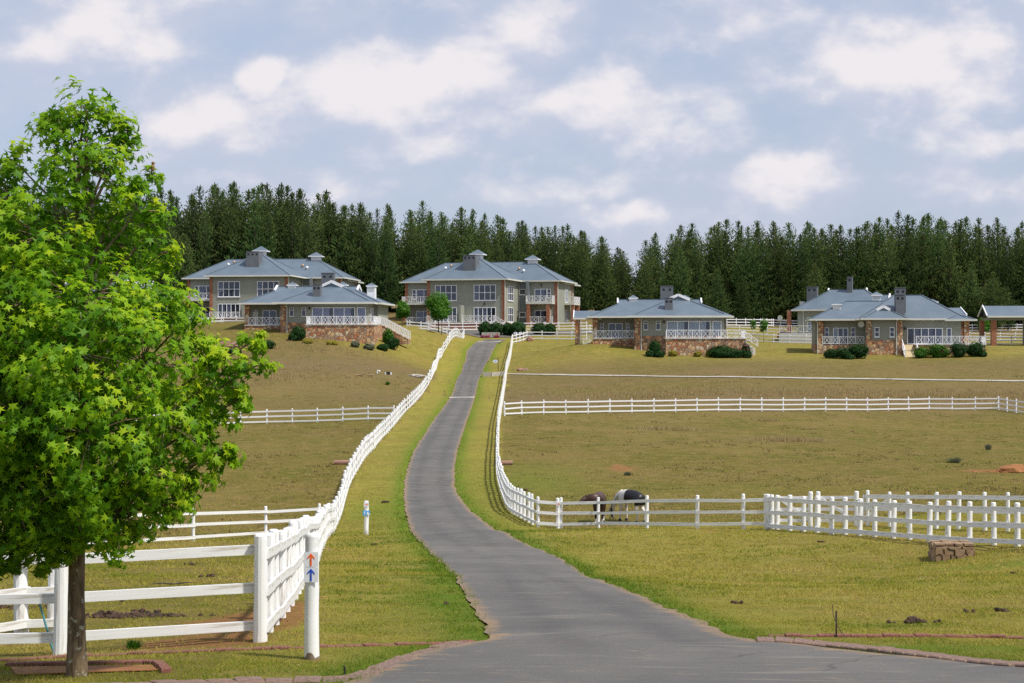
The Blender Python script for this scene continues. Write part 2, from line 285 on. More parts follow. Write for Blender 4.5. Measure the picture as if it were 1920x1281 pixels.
def asphalt_mat():
    m, nt, b = newmat('asphalt'); N = nt.nodes.new; L = nt.links.new; b.inputs['Roughness'].default_value = .85; b.inputs['Specular IOR Level'].default_value = .3
    tc = N('ShaderNodeTexCoord')
    def nz(scale, detail, rough, sc=(1, 1, 1), co='Object'):
        mp = N('ShaderNodeMapping'); mp.inputs['Scale'].default_value = sc; L(tc.outputs[co], mp.inputs[0])
        n = N('ShaderNodeTexNoise'); n.inputs['Scale'].default_value = scale; n.inputs['Detail'].default_value = detail; n.inputs['Roughness'].default_value = rough; L(mp.outputs[0], n.inputs['Vector']); return n.outputs['Fac']
    def mixc(f, a, bb):
        x = N('ShaderNodeMix'); x.data_type = 'RGBA'; L(f, x.inputs['Factor'])
        if isinstance(a, tuple): x.inputs['A'].default_value = (*a, 1)
        else: L(a, x.inputs['A'])
        x.inputs['B'].default_value = (*bb, 1); return x.outputs['Result']
    def rng(f, a, c, lo=0., hi=1.):
        x = N('ShaderNodeMapRange'); x.interpolation_type = 'SMOOTHSTEP'; L(f, x.inputs['Value']); x.inputs['From Min'].default_value = a; x.inputs['From Max'].default_value = c
        x.inputs['To Min'].default_value = lo; x.inputs['To Max'].default_value = hi; return x.outputs[0]
    big = nz(.35, 6, .6); mid = nz(2.2, 8, .65, (1, 1.8, 1)); fine = nz(45, 6, .75)
    c = mixc(rng(big, .3, .7), (.100, .096, .090), (.142, .134, .123))
    c = mixc(rng(fine, .52, .72, 0, .75), c, (.070, .064, .058))
    c = mixc(rng(fine, .48, .30, 0, .55), c, (.205, .19, .168))
    agg = nz(16, 8, .8); c = mixc(rng(agg, .54, .66, 0, .55), c, (.085, .078, .07)); strk = nz(.9, 9, .7, (.5, 3.2, 1)); c = mixc(rng(strk, .54, .70, 0, .55), c, (.105, .097, .088)); c = mixc(rng(strk, .46, .32, 0, .5), c, (.25, .22, .18))
    vo = N('ShaderNodeTexVoronoi'); vo.feature = 'DISTANCE_TO_EDGE'; vo.inputs['Scale'].default_value = .55; vm = N('ShaderNodeMix'); vm.data_type = 'VECTOR'; vm.inputs['Factor'].default_value = .35; nn = N('ShaderNodeTexNoise'); nn.inputs['Scale'].default_value = 1.5; nn.inputs['Detail'].default_value = 6; L(tc.outputs['Object'], nn.inputs['Vector']); L(tc.outputs['Object'], vm.inputs['A']); L(nn.outputs['Color'], vm.inputs['B']); L(vm.outputs['Result'], vo.inputs['Vector'])
    ck = N('ShaderNodeMath'); ck.operation = 'MULTIPLY'; L(rng(vo.outputs['Distance'], .012, .004), ck.inputs[0]); L(rng(big, .52, .60, 0, .4), ck.inputs[1]); c = mixc(ck.outputs[0], c, (.03, .028, .025))
    tk = N('ShaderNodeAttribute'); tk.attribute_name = 'Track'; tm = N('ShaderNodeMath'); tm.operation = 'MULTIPLY'; L(tk.outputs['Fac'], tm.inputs[0]); L(rng(strk, .35, .6, .2, .6), tm.inputs[1]); c = mixc(tm.outputs[0], c, (.075, .071, .067))
    at = N('ShaderNodeAttribute'); at.attribute_name = 'Edge'
    sm = N('ShaderNodeMath'); sm.operation = 'ADD'; L(at.outputs['Fac'], sm.inputs[0]); L(mid, sm.inputs[1])
    c = mixc(rng(sm.outputs[0], .78, 1.15, 0, .75), c, (.29, .19, .105))
    c = mixc(rng(mid, .58, .70, 0, .65), c, (.245, .185, .125))
    L(c, b.inputs['Base Color'])
    bp = N('ShaderNodeBump'); bp.inputs['Strength'].default_value = .6; bp.inputs['Distance'].default_value = .012; L(fine, bp.inputs['Height']); L(bp.outputs[0], b.inputs['Normal'])
asphalt_mat()

# ------------------------------------------------------------------ mesh helpers
def link(o, parent=None):
    COL.objects.link(o)
    if parent is not None: o.parent = parent
    return o
def empty(name, loc=(0, 0, 0), rz=0.0, parent=None):
    o = bpy.data.objects.new(name, None); link(o, parent); o.location = loc; o.rotation_euler = (0, 0, rz); o.empty_display_size = .2; return o
def tag(o, label=None, cat=None, group=None, kind=None):
    if label: o['label'] = label
    if cat: o['category'] = cat
    if group: o['group'] = group
    if kind: o['kind'] = kind
    return o
def npmesh(name, V, Fc, mat, parent=None, attr=None, smooth=False, attrname='Col'):
    """V (n,3), Fc (m,k) arrays -> object"""
    V = np.asarray(V, np.float32); Fc = np.asarray(Fc, np.int32); me = bpy.data.meshes.new(name); k = Fc.shape[1]
    me.vertices.add(len(V)); me.vertices.foreach_set('co', V.ravel())
    me.loops.add(Fc.size); me.loops.foreach_set('vertex_index', Fc.ravel())
    me.polygons.add(len(Fc)); me.polygons.foreach_set('loop_start', np.arange(0, Fc.size, k, dtype=np.int32))
    me.update(calc_edges=True)
    if smooth: me.polygons.foreach_set('use_smooth', np.ones(len(Fc), bool))
    if attr is not None:
        a = me.attributes.new(attrname, 'FLOAT', 'POINT'); a.data.foreach_set('value', np.asarray(attr, np.float32))
    if mat: me.materials.append(MATS[mat])
    return link(bpy.data.objects.new(name, me), parent)
class MB:
    def __init__(s): s.v = []; s.f = []
    def add(s, vs, fs):
        o = len(s.v); s.v += [tuple(p) for p in vs]; s.f += [tuple(i + o for i in f) for f in fs]; return s
    def box(s, a, b):
        (x0, y0, z0), (x1, y1, z1) = a, b
        return s.add([(x0, y0, z0), (x1, y0, z0), (x1, y1, z0), (x0, y1, z0), (x0, y0, z1), (x1, y0, z1), (x1, y1, z1), (x0, y1, z1)],
                     [(0, 3, 2, 1), (4, 5, 6, 7), (0, 1, 5, 4), (1, 2, 6, 5), (2, 3, 7, 6), (3, 0, 4, 7)])
    def beam(s, p, q, w, h, up=Vector((0, 0, 1))):
        p = Vector(p); q = Vector(q); d = (q - p).normalized(); sx = d.cross(up)
        if sx.length < 1e-4: sx = d.cross(Vector((0, 1, 0)))
        sx = sx.normalized() * w / 2; sy = sx.cross(d).normalized() * h / 2
        vs = [p - sx - sy, p + sx - sy, p + sx + sy, p - sx + sy, q - sx - sy, q + sx - sy, q + sx + sy, q - sx + sy]
        return s.add(vs, [(0, 1, 2, 3), (7, 6, 5, 4), (0, 4, 5, 1), (1, 5, 6, 2), (2, 6, 7, 3), (3, 7, 4, 0)])
    def tube(s, pts, rad, n=8, cap=True):
        pts = [Vector(p) for p in pts]; rings = []; ref = Vector((0.31, .87, .2)).normalized()
        for i, p in enumerate(pts):
            d = (pts[min(i + 1, len(pts) - 1)] - pts[max(i - 1, 0)])
            d = d.normalized() if d.length > 1e-9 else Vector((0, 0, 1))
            a = d.cross(ref)
            if a.length < .05: a = d.cross(Vector((1, 0, 0)))
            a.normalize(); b = d.cross(a)
            r = rad[i] if hasattr(rad, '__len__') else rad
            rings.append([p + (a * math.cos(2 * math.pi * k / n) + b * math.sin(2 * math.pi * k / n)) * r for k in range(n)])
        vs = [p for rg in rings for p in rg]; fs = []
        for i in range(len(pts) - 1):
            for k in range(n): fs.append((i * n + k, i * n + (k + 1) % n, (i + 1) * n + (k + 1) % n, (i + 1) * n + k))
        if cap: fs.append(tuple(range(n - 1, -1, -1))); fs.append(tuple((len(pts) - 1) * n + k for k in range(n)))
        return s.add(vs, fs)
    def prism(s, poly, d):            # poly: list of 3D points (planar), extruded by vector d
        n = len(poly); d = Vector(d); vs = [Vector(p) for p in poly] + [Vector(p) + d for p in poly]
        return s.add(vs, [tuple(range(n - 1, -1, -1)), tuple(range(n, 2 * n))] + [(i, (i + 1) % n, n + (i + 1) % n, n + i) for i in range(n)])
    def build(s, name, mat, parent=None, smooth=False, fixn=False):
        me = bpy.data.meshes.new(name); me.from_pydata(s.v, [], s.f); me.update()
        if fixn:
            bm = bmesh.new(); bm.from_mesh(me); bmesh.ops.recalc_face_normals(bm, faces=bm.faces); bm.to_mesh(me); bm.free()
        if smooth: me.polygons.foreach_set('use_smooth', np.ones(len(me.polygons), bool))
        me.materials.append(MATS[mat]); return link(bpy.data.objects.new(name, me), parent)

def vnoise(x, y, seed=0):
    """cheap smooth value noise for numpy arrays"""
    x = np.asarray(x, float); y = np.asarray(y, float); xi = np.floor(x).astype(np.int64); yi = np.floor(y).astype(np.int64); fx = x - xi; fy = y - yi
    def h(a, b):
        n = (a * 374761393 + b * 668265263 + seed * 974711) & 0x7fffffff
        n = ((n ^ (n >> 13)) * 1274126177) & 0x7fffffff
        return ((n ^ (n >> 16)) & 0xffff) / 65535.0
    u = fx * fx * (3 - 2 * fx); v = fy * fy * (3 - 2 * fy)
    return (h(xi, yi) * (1 - u) + h(xi + 1, yi) * u) * (1 - v) + (h(xi, yi + 1) * (1 - u) + h(xi + 1, yi + 1) * u) * v

# ------------------------------------------------------------------ terrain
def P3(px, py, d): return Vector(((px - CX) / F * d, d, -(py - CY) / F * d))
CP = [(960, 1281, 15.5), (0, 1281, 15.7), (1920, 1281, 15.5), (488, 1203, 20.8), (115, 1228, 20), (1420, 1205, 20.3), (1920, 1196, 21), (569, 1093, 33),
      (687, 1003, 66), (1790, 1049, 49), (1905, 1025, 49.5), (1440, 992, 62.5), (1213, 991, 65), (1045, 990, 71), (362, 1015, 64), (625, 999, 73),
      (765, 975, 73), (657, 903, 93), (697, 846, 114), (736, 801, 138), (772, 760, 158), (798, 728, 177), (817, 691, 203), (828, 669, 220), (843, 641, 242), (870, 633, 246),
      (515, 793, 148), (982, 777, 150), (1350, 771, 156), (1743, 769, 161), (1920, 774, 157), (934, 850, 108), (935, 800, 136), (948, 720, 185), (957, 671, 216), (961, 644, 238), (988, 637, 243),
      (1400, 709, 180), (1920, 716, 178), (1230, 661, 206), (1090, 646, 210), (1640, 667, 204), (1850, 655, 208), (640, 637, 204), (530, 629, 205), (400, 655, 196), (720, 641, 206), (780, 634, 222),
      (1015, 622, 256), (800, 622, 253), (830, 628, 240), (1000, 612, 264), (420, 611, 250), (440, 602, 264), (300, 612, 250), (1856, 647, 236), (1853, 639, 250), (1440, 643, 236), (1500, 618, 262),
      (1200, 625, 250), (1470, 612, 300), (400, 586, 300), (740, 586, 300), (1100, 592, 300), (1900, 613, 305), (740, 700, 182), (450, 710, 176), (1150, 860, 105), (1500, 880, 98), (1850, 885, 96), (430, 880, 98)]
CW = [tuple(P3(*c)) for c in CP] + [(0, 0, -1.7), (0, -20, -1.2), (-9, 6, -2.4), (9, 6, -2.3), (-40, 0, -2), (40, 0, -2), (-70, 25, -4.4), (70, 25, -4.2), (-80, 70, -8.8), (80, 70, -8.0),
      (-100, 150, -7.8), (120, 150, -7.0), (-110, 210, .5), (130, 210, -1.2), (-120, 262, 3.5), (140, 250, 1.2), (-150, 320, 7), (150, 320, 5.5), (-220, 450, 12), (220, 450, 10), (0, 450, 11), (-300, 100, -7), (300, 100, -6), (-300, 700, 16), (300, 700, 16), (0, 900, 18)]
CW = np.array(CW)
def _U(r2): return np.where(r2 > 1e-9, .5 * r2 * np.log(np.maximum(r2, 1e-9)), 0.0)
SCL = 50.0
_XY = CW[:, :2] / SCL
def _solve():
    n = len(CW); d2 = ((_XY[:, None] - _XY[None]) ** 2).sum(-1); K = _U(d2) + np.eye(n) * 2e-4
    Pm = np.c_[np.ones(n), _XY]; A = np.zeros((n + 3, n + 3)); A[:n, :n] = K; A[:n, n:] = Pm; A[n:, :n] = Pm.T
    return np.linalg.solve(A, np.r_[CW[:, 2], 0, 0, 0])
_W = _solve()
def hmap(x, y):
    x = np.asarray(x, float); y = np.asarray(y, float); sh = x.shape; q = np.c_[x.ravel(), y.ravel()] / SCL; out = np.empty(len(q))
    for i in range(0, len(q), 20000):
        s = q[i:i + 20000]; d2 = ((s[:, None] - _XY[None]) ** 2).sum(-1); out[i:i + 20000] = _U(d2) @ _W[:-3] + _W[-3] + s @ _W[-2:]
    out = out.reshape(sh); near = np.exp(-((y - 20) / 200) ** 2)
    return out + near * ((vnoise(x * .9, y * .9, 1) - .5) * .05 + (vnoise(x * .28, y * .28, 2) - .5) * .10)
def hz(x, y): return float(hmap(np.array([x]), np.array([y]))[0])
_DD = np.concatenate([np.arange(2.5, 60, .1), np.arange(60, 420, .35)])
def G(px, py):
    """ground point seen at a photograph pixel: the first place the line of sight meets the terrain"""
    x = (px - CX) / F * _DD; z = -(py - CY) / F * _DD; g = hmap(x, _DD) - z; i = np.argmax(g > 0)
    if g[i] <= 0: i = len(_DD) - 1
    d = _DD[i]
    if i > 0: d = _DD[i - 1] + (_DD[i] - _DD[i - 1]) * (-g[i - 1]) / (g[i] - g[i - 1])
    return Vector(((px - CX) / F * d, d, -(py - CY) / F * d))
def onground(x, y, dz=0.0): return Vector((x, y, hz(x, y) + dz))
def at_depth(px, d, dz=0.0): x = (px - CX) / F * d; return onground(x, d, dz)

# road edges in the photograph -> ground
ROWS = [((905, 637), (950, 637)), ((893, 642), (936, 643)), ((880, 653), (927, 653)), ((873, 670), (919, 672)), ((862, 703), (904, 700)), ((848, 738), (893, 737)), ((835, 758), (887, 757)), ((812, 790), (876, 789)), ((785, 830), (863, 829)),
        ((768, 868), (855, 862)), ((760, 895), (852, 890)), ((757, 925), (856, 921)), ((759, 955), (876, 951)), ((765, 976), (900, 972)), ((773, 1001), (938, 996)), ((800, 1030), (985, 1020)), ((835, 1065), (1060, 1054)), ((869, 1110), (1150, 1098)),
        ((897, 1158), (1270, 1150)), ((912, 1190), (1375, 1195)), ((905, 1204), (1425, 1206)), ((850, 1213), (1530, 1216)), ((760, 1240), (1740, 1238)), ((690, 1270), (1960, 1258)), ((560, 1330), (2300, 1300)), ((250, 1480), (3300, 1400))]
RL = [G(*a) for a, b in ROWS]; RR = [G(*b) for a, b in ROWS]
RL.append(Vector((-9, 3, 0))); RR.append(Vector((14, 4, 0))); RL.append(Vector((-9, -8, 0))); RR.append(Vector((14, -8, 0)))
def smooth_poly(pts, step):
    """Catmull-Rom resample of a polyline in plan"""
    pts = [Vector((p[0], p[1], 0)) for p in pts]; out = []
    for i in range(len(pts) - 1):
        p0 = pts[max(i - 1, 0)]; p1 = pts[i]; p2 = pts[i + 1]; p3 = pts[min(i + 2, len(pts) - 1)]; n = max(2, int((p2 - p1).length / step))
        for k in range(n):
            t = k / n; out.append(.5 * ((2 * p1) + (p2 - p0) * t + (2 * p0 - 5 * p1 + 4 * p2 - p3) * t * t + (3 * p1 - p0 - 3 * p2 + p3) * t ** 3))
    out.append(pts[-1]); return out
def pairs(LA, RA, sub=10):
    outL, outR = [], []
    for i in range(len(LA) - 1):
        for k in range(sub):
            t = k / sub
            def cr(A):
                p0 = A[max(i - 1, 0)]; p1 = A[i]; p2 = A[i + 1]; p3 = A[min(i + 2, len(A) - 1)]
                return .5 * ((2 * p1) + (p2 - p0) * t + (2 * p0 - 5 * p1 + 4 * p2 - p3) * t * t + (3 * p1 - p0 - 3 * p2 + p3) * t ** 3)
            outL.append(cr(LA)); outR.append(cr(RA))
    outL.append(LA[-1]); outR.append(RA[-1]); return outL, outR
ROL, ROR = pairs(RL, RR, 10)
_rl = np.array([(p.x, p.y) for p in ROL]); _rr = np.array([(p.x, p.y) for p in ROR])
ROADPOLY = np.r_[_rl, _rr[::-1]]
def inside(poly, x, y):
    x = np.asarray(x); y = np.asarray(y); c = np.zeros(x.shape, bool); n = len(poly); j = n - 1
    for i in range(n):
        xi, yi = poly[i]; xj, yj = poly[j]
        m = ((yi > y) != (yj > y)); xx = (xj - xi) * (y - yi) / ((yj - yi) if abs(yj - yi) > 1e-12 else 1e-12) + xi
        c ^= m & (x < xx); j = i
    return c
def dist_poly(pts, x, y):
    x = np.asarray(x, float); y = np.asarray(y, float); best = np.full(x.shape, 1e9)
    for i in range(len(pts) - 1):
        ax, ay = pts[i]; bx, by = pts[i + 1]; dx, dy = bx - ax, by - ay; l2 = dx * dx + dy * dy + 1e-9
        t = np.clip(((x - ax) * dx + (y - ay) * dy) / l2, 0, 1); best = np.minimum(best, np.hypot(x - ax - t * dx, y - ay - t * dy))
    return best
# lines that split the land (left and right road fences)
LF_PX = [(488, 1203), (569, 1093), (605, 1025), (624, 999), (634, 978), (641, 955), (648, 929), (656, 905), (670, 881), (684, 859), (697, 846), (714, 825), (736, 801), (753, 780), (773, 760), (786, 746), (798, 728), (809, 710), (818, 691), (828, 669), (836, 653), (843, 641), (870, 633)]
RF_PX = [(1046, 991), (1010, 989), (990, 979), (972, 969), (957, 959), (949, 946), (943, 930), (937, 910), (934, 893), (933, 865), (934, 835), (935, 800), (938, 780), (941, 760), (945, 735), (948, 715), (950, 697), (955, 680), (958, 665), (961, 644), (988, 637)]
LF = [G(*p) for p in LF_PX]; RF = [G(*p) for p in RF_PX]
lf_y = np.array([p.y for p in LF]); lf_x = np.array([p.x for p in LF]); rf_y = np.array([p.y for p in RF]); rf_x = np.array([p.x for p in RF])
o = np.argsort(lf_y); lf_y, lf_x = lf_y[o], lf_x[o]; o = np.argsort(rf_y); rf_y, rf_x = rf_y[o], rf_x[o]
def gauss(x, y, c, sx, sy): return np.exp(-(((x - c[0]) / sx) ** 2 + ((y - c[1]) / sy) ** 2))

def build_ground():
    ys = [-25.0]
    while ys[-1] < 2000:
        y = ys[-1]; ys.append(y + (.9 if y < 12 else .26 if y < 30 else .26 + (y - 30) * .0075 if y < 330 else 12 + (y - 330) * .1))
    ys = np.array(ys); s = np.linspace(-1, 1, 211); sx = np.where(np.abs(s) < .86, s / .86, np.sign(s) * (1 + ((np.abs(s) - .86) / .14) ** 2 * 9))
    w = .37 * np.clip(ys, 12, 2000) + 4; X = sx[None, :] * w[:, None]; Y = np.repeat(ys[:, None], len(s), 1)
    far = np.clip((Y - 330) / 600, 0, 1); Z = hmap(X, np.minimum(Y, 700)); Z = Z * (1 - far) + far * 12
    Z = np.where(np.abs(X) > 320, Z * .0 + np.clip(Z, -8, 16), Z)
    ins = inside(ROADPOLY, X, Y); de = np.minimum(dist_poly(_rl[::3], X, Y), dist_poly(_rr[::3], X, Y))
    Z = np.where(ins & (de > .10), Z - np.where(Y < 60, .06, .12), Z); Z = np.where(~ins & (de < 1.4), Z + .008, Z)
    lx = np.interp(Y, lf_y, lf_x); rx = np.interp(Y, rf_y, rf_x)
    nzv = (vnoise(X * .35, Y * .35, 5) - .5); wob = nzv * 1.2
    verge = ((X > lx + wob * .3) & (X < rx + wob * .3) & (Y > 66)) | ((Y <= 68) & (X > lx))
    lawn = np.where(verge, 1.0, .22)
    lawn = np.where((Y < 70) & (X < lx), .55, lawn)
    lawn = np.where((Y < 66) & (X > -20) & (X > lx), .97, lawn)
    up = np.clip((Y - 190) / 12, 0, 1) * np.clip((X + 26) / 4, 0, 1); lawn = np.maximum(lawn, up * .72 * (Y < 262))
    lawn = lawn * (.85 + .3 * nzv)
    green = np.exp(-(de / .55) ** 2) * .9 * (Y < 240) + np.exp(-(de / 1.6) ** 2) * .25
    green += (verge & (Y > 64)) * np.exp(-((Y - 74) / 9) ** 2) * .35 * (.5 + nzv * 1.4)
    for (px, py, rx_, ry_, a) in [(1000, 900, 3.2, 8, .55), (880, 1000, 2, 5, .3), (700, 960, 1.6, 5, .4), (1860, 1062, 3, 1.3, .75), (1400, 915, 9, 3, .15), (150, 1232, 4, .5, .3), (1750, 1218, 5, .7, .95), (850, 1120, 1.2, 4, .6), (1150, 640, 6, 3, .3), (730, 700, 3, 2, .6)]:
        c = G(px, py); green += a * gauss(X, Y, c, rx_, ry_)
    straw = np.clip((Y - 150) / 10, 0, 1) * np.clip((205 - Y) / 15, 0, 1) * (~verge) * (.25 + .9 * np.clip(vnoise(X * .12, Y * .12, 9), 0, 1) * .6)
    straw += np.clip((Y - 268) / 10, 0, 1) * .8
    for (px, py, rx_, ry_, a) in [(1650, 745, 30, 5, .8), (1200, 745, 10, 4, .35), (1480, 826, 4, 2.5, .7), (1260, 805, 4, 2, .5), (600, 690, 12, 6, .45), (560, 650, 10, 4, .35)]:
        c = G(px, py); straw += a * gauss(X, Y, c, rx_, ry_)
    dirt = (np.abs(X - lx) < .5) * (Y < 30) * .2 + np.exp(-((X - lx + .55) / .35) ** 2) * np.where((Y > 60) & (Y < 240), .15, 0)
    for (px, py, rx_, ry_, a) in [(440, 1170, .95, 2.8, .95), (340, 1208, 1.3, .8, .7), (560, 1140, .5, 2.2, .55), (640, 1165, .9, 1.2, .42), (700, 1045, .8, 2.0, .35), (200, 1150, 1.2, 1.2, .3), (80, 1130, 1.0, 2.0, .35), (1890, 884, 2.6, 1.6, .75), (1800, 882, 5, 1.6, .45), (1160, 875, .9, 3.5, .6), (1190, 880, 2.4, 1.4, .4), (1010, 873, 2.6, .8, .55),
                                  (1540, 1125, 2.4, 2.0, .40), (1450, 1150, 1.6, 1.0, .40), (1400, 1090, 2.0, 1.5, .32), (1650, 1050, 2.5, 1.5, .34), (1250, 1060, 1.5, 1.5, .3), (1330, 995, .9, 1.4, .6), (1640, 1010, 3.5, 1.2, .28), (1300, 1030, 2.0, 1.5, .24), (1700, 1090, 4, 3, .12), (1470, 648, 5, 2.5, .4), (380, 1240, 1.0, .25, .3), (30, 1262, .5, .3, .5), (590, 1240, .35, .3, .3), (975, 690, 1.4, 2.5, .6), (640, 873, 1.2, 1.2, .45), (855, 690, .8, 4, .5),
                                  (890, 1210, .9, .35, .5), (700, 1085, 1.2, 2.5, .12)]:
        c = G(px, py); dirt += a * gauss(X, Y, c, rx_, ry_)
    r, c = X.shape; idx = np.arange(r * c).reshape(r, c)
    Fq = np.stack([idx[:-1, :-1], idx[:-1, 1:], idx[1:, 1:], idx[1:, :-1]], -1).reshape(-1, 4)
    ob = npmesh('ground', np.stack([X, Y, Z], -1).reshape(-1, 3), Fq, 'meadow', smooth=True); me = ob.data
    a = me.attributes.new('Zone', 'FLOAT_COLOR', 'POINT'); colr = np.stack([np.clip(lawn, 0, 1), np.clip(green, 0, 1), np.clip(straw, 0, 1), np.ones_like(X)], -1).astype(np.float32); a.data.foreach_set('color', colr.ravel())
    a = me.attributes.new('Dirt', 'FLOAT', 'POINT'); a.data.foreach_set('value', np.clip(dirt, 0, 1).astype(np.float32).ravel())
    tag(ob, 'grassy farm land rolling from lawn to dry paddocks', 'ground', kind='structure')
build_ground()

def strip(name, Ls, Rs, mat, nx, dz, label, cat, edge=True, ragged=.0, seed=3):
    V = []; E = []; n = len(Ls); A = np.array([(p.x, p.y) for p in Ls]); B = np.array([(p.x, p.y) for p in Rs]); t = np.linspace(0, 1, nx + 1)
    if ragged:
        d = B - A; w = np.linalg.norm(d, axis=1, keepdims=True); u = d / np.maximum(w, 1e-6)
        k = np.arange(n); A = A - u * ((vnoise(A[:, 0] * 2.3, A[:, 1] * 2.3, seed) - .5) * ragged)[:, None]; B = B + u * ((vnoise(B[:, 0] * 2.3, B[:, 1] * 2.3, seed + 1) - .5) * ragged)[:, None]
    X = A[:, None, 0] * (1 - t) + B[:, None, 0] * t; Y = A[:, None, 1] * (1 - t) + B[:, None, 1] * t
    wd = np.linalg.norm(B - A, axis=1)[:, None]; ed = np.minimum(t[None], 1 - t[None]) * wd; ev = np.exp(-(ed / .28) ** 2) * .45 + np.exp(-(ed / .9) ** 2) * .16
    Z = hmap(X, Y) + dz + np.minimum(ed * .02, .03)
    idx = np.arange(X.size).reshape(X.shape); Fq = np.stack([idx[:-1, :-1], idx[:-1, 1:], idx[1:, 1:], idx[1:, :-1]], -1).reshape(-1, 4)
    if dz < 1e9: Fq = Fq[:, ::-1]
    ob = npmesh(name, np.stack([X, Y, Z], -1).reshape(-1, 3), Fq, mat, attr=ev.ravel(), attrname='Edge', smooth=True)
    off = np.abs(t[None] - .5) * wd; tk = np.exp(-((off - .78) / .30) ** 2) * np.clip((7 - wd) / 2.5, 0, 1); a = ob.data.attributes.new('Track', 'FLOAT', 'POINT'); a.data.foreach_set('value', (tk * np.ones_like(X)).astype(np.float32).ravel())
    tag(ob, label, cat, kind='structure'); return ob
L2, R2 = pairs(RL, RR, 26)
strip('road', L2, R2, 'asphalt', 22, .03, 'narrow grey asphalt farm road winding up to the houses', 'road', ragged=.18)
# cross lane at the top of the road
def lane_pts(pxs, py0, py1): return [G(x, py0(x)) for x in pxs], [G(x, py1(x)) for x in pxs]
xs = [700, 760, 820, 860, 900, 940, 980, 1020, 1080, 1150]
La = [at_depth(x, 256.5) for x in xs]; Lb = [at_depth(x, 246.0 if 880 < x < 1010 else 250.5) for x in xs]
La, Lb = pairs(La, Lb, 6); strip('upper_lane', La, Lb, 'asphalt', 8, .075, 'asphalt lane crossing in front of the two storey house', 'lane')
# pale concrete path over the right paddock
pp = [(938, 701), (960, 702), (1050, 703.5), (1200, 705.5), (1400, 708), (1650, 711.5), (1920, 715), (2100, 717)]
pa = [G(*p) for p in pp]; La, Lb = pairs([p + Vector((0, .42, 0)) for p in pa], [p + Vector((0, -.42, 0)) for p in pa], 30)
strip('footpath', La, Lb, 'concrete', 4, .07, 'thin pale concrete path crossing the upper right paddock', 'path')
world.cycles.sampling_method = 'MANUAL'; world.cycles.sample_map_resolution = 512

# ------------------------------------------------------------------ fences
def post_mesh(name, mat, n=10, seed=1):
    rg = random.Random(seed); mb = MB(); zs = [-.28, 0, .12, .3, .55, .8, .95, .985, 1.0]; rs = [1.06, 1.05, 1.03, 1.0, .99, .97, .96, .90, .72]
    off = [(0, 0)] + [(rg.uniform(-.03, .03), rg.uniform(-.03, .03)) for _ in zs[1:]]; V = []; Q = []
    for i, z in enumerate(zs): V += [(off[i][0] + rs[i] * math.cos(2 * math.pi * k / n), off[i][1] + rs[i] * math.sin(2 * math.pi * k / n), z) for k in range(n)]
    for i in range(len(zs) - 1): Q += [(i * n + k, i * n + (k + 1) % n, (i + 1) * n + (k + 1) % n, (i + 1) * n + k) for k in range(n)]
    Q.append(tuple((len(zs) - 1) * n + k for k in range(n))); mb.add(V, Q); ob = mb.build(name, mat, smooth=False); me = ob.data; bpy.data.objects.remove(ob)
    return me
POSTS = [post_mesh('post', 'white_paint', 12, k) for k in range(4)]
POSTS_FAR = [post_mesh('post', 'far_white', 8, k) for k in range(2)]
def _rail(mat):
    mb = MB(); mb.box((0, -.5, -.5), (1, .5, .5)); ob = mb.build('rail', mat); me = ob.data; bpy.data.objects.remove(ob); return me
RAIL = _rail('rail_paint'); RAIL_FAR = _rail('far_white')
def put(name, me, parent, loc, rot=None, scale=(1, 1, 1)):
    o = bpy.data.objects.new(name, me); link(o, parent); o.location = loc
    if rot is not None: o.rotation_euler = rot
    o.scale = scale; return o
def resample(pts, step, exact_ends=True):
    pts = [Vector((p[0], p[1], 0)) for p in pts]; L = [0]
    for a, b in zip(pts, pts[1:]): L.append(L[-1] + (b - a).length)
    n = max(1, round(L[-1] / step)); out = []
    for k in range(n + 1):
        s = L[-1] * k / n; i = 0
        while i < len(L) - 2 and L[i + 1] < s: i += 1
        t = (s - L[i]) / max(L[i + 1] - L[i], 1e-9); out.append(pts[i].lerp(pts[i + 1], t))
    return out
def fence(name, label, plan, step=2.0, H=1.4, r=.075, side=1, rails=(1.17, .69, .20), rh=.125, rt=.04, far=False, span_far=1, jitter=.012, group='white post and rail fences', posts=None, skip_last=False, far_bays=None, gap=.0, lean=.012):
    """one fence run: every post and every rail is a part. plan: ground points of the line"""
    rg = random.Random(sum(ord(ch) * (i + 7) for i, ch in enumerate(name + label)) % 99991); P = posts or resample(plan, step)
    P = [onground(p[0], p[1]) for p in P]; c0 = P[0]; root = empty(name, c0); tag(root, label, 'fence', group)
    pm = POSTS_FAR if far else POSTS; rm = RAIL_FAR if far else RAIL
    for i, p in enumerate(P):
        rr = r * rg.uniform(.93, 1.08); put('post', pm[rg.randrange(len(pm))], root, p - c0, (rg.gauss(0, lean), rg.gauss(0, lean), rg.uniform(0, 6)), (rr, rr, H * rg.uniform(.975, 1.02)))
    joined = MB(); i = 0; nr = 0
    while i < len(P) - 1:
        j = min(i + span_far, len(P) - 1) if (far_bays is not None and i >= far_bays) else i + 1
        a, b = P[i], P[j]; d = b - a; flat = Vector((d.x, d.y, 0)).normalized(); nrm = Vector((flat.y, -flat.x, 0)) * side * (r + rt / 2 - .012)
        for h in rails:
            h2 = h * H / 1.4; p = a + nrm + Vector((0, 0, h2 + rg.gauss(0, jitter))) - flat * .04; q = b + nrm + Vector((0, 0, h2 + rg.gauss(0, jitter))) + flat * (.04 - gap); dd = q - p
            if nr < 297:
                e = dd.to_track_quat('X', 'Z').to_euler(); put('rail', rm, root, p - c0, e, (dd.length, rt, rh * rg.uniform(.93, 1.06)))
            else: joined.beam(p - c0, q - c0, rt, rh)
            nr += 1
        i = j
    if joined.v: tag(joined.build('far_rails', 'far_white', root), kind='stuff')
    return root, P

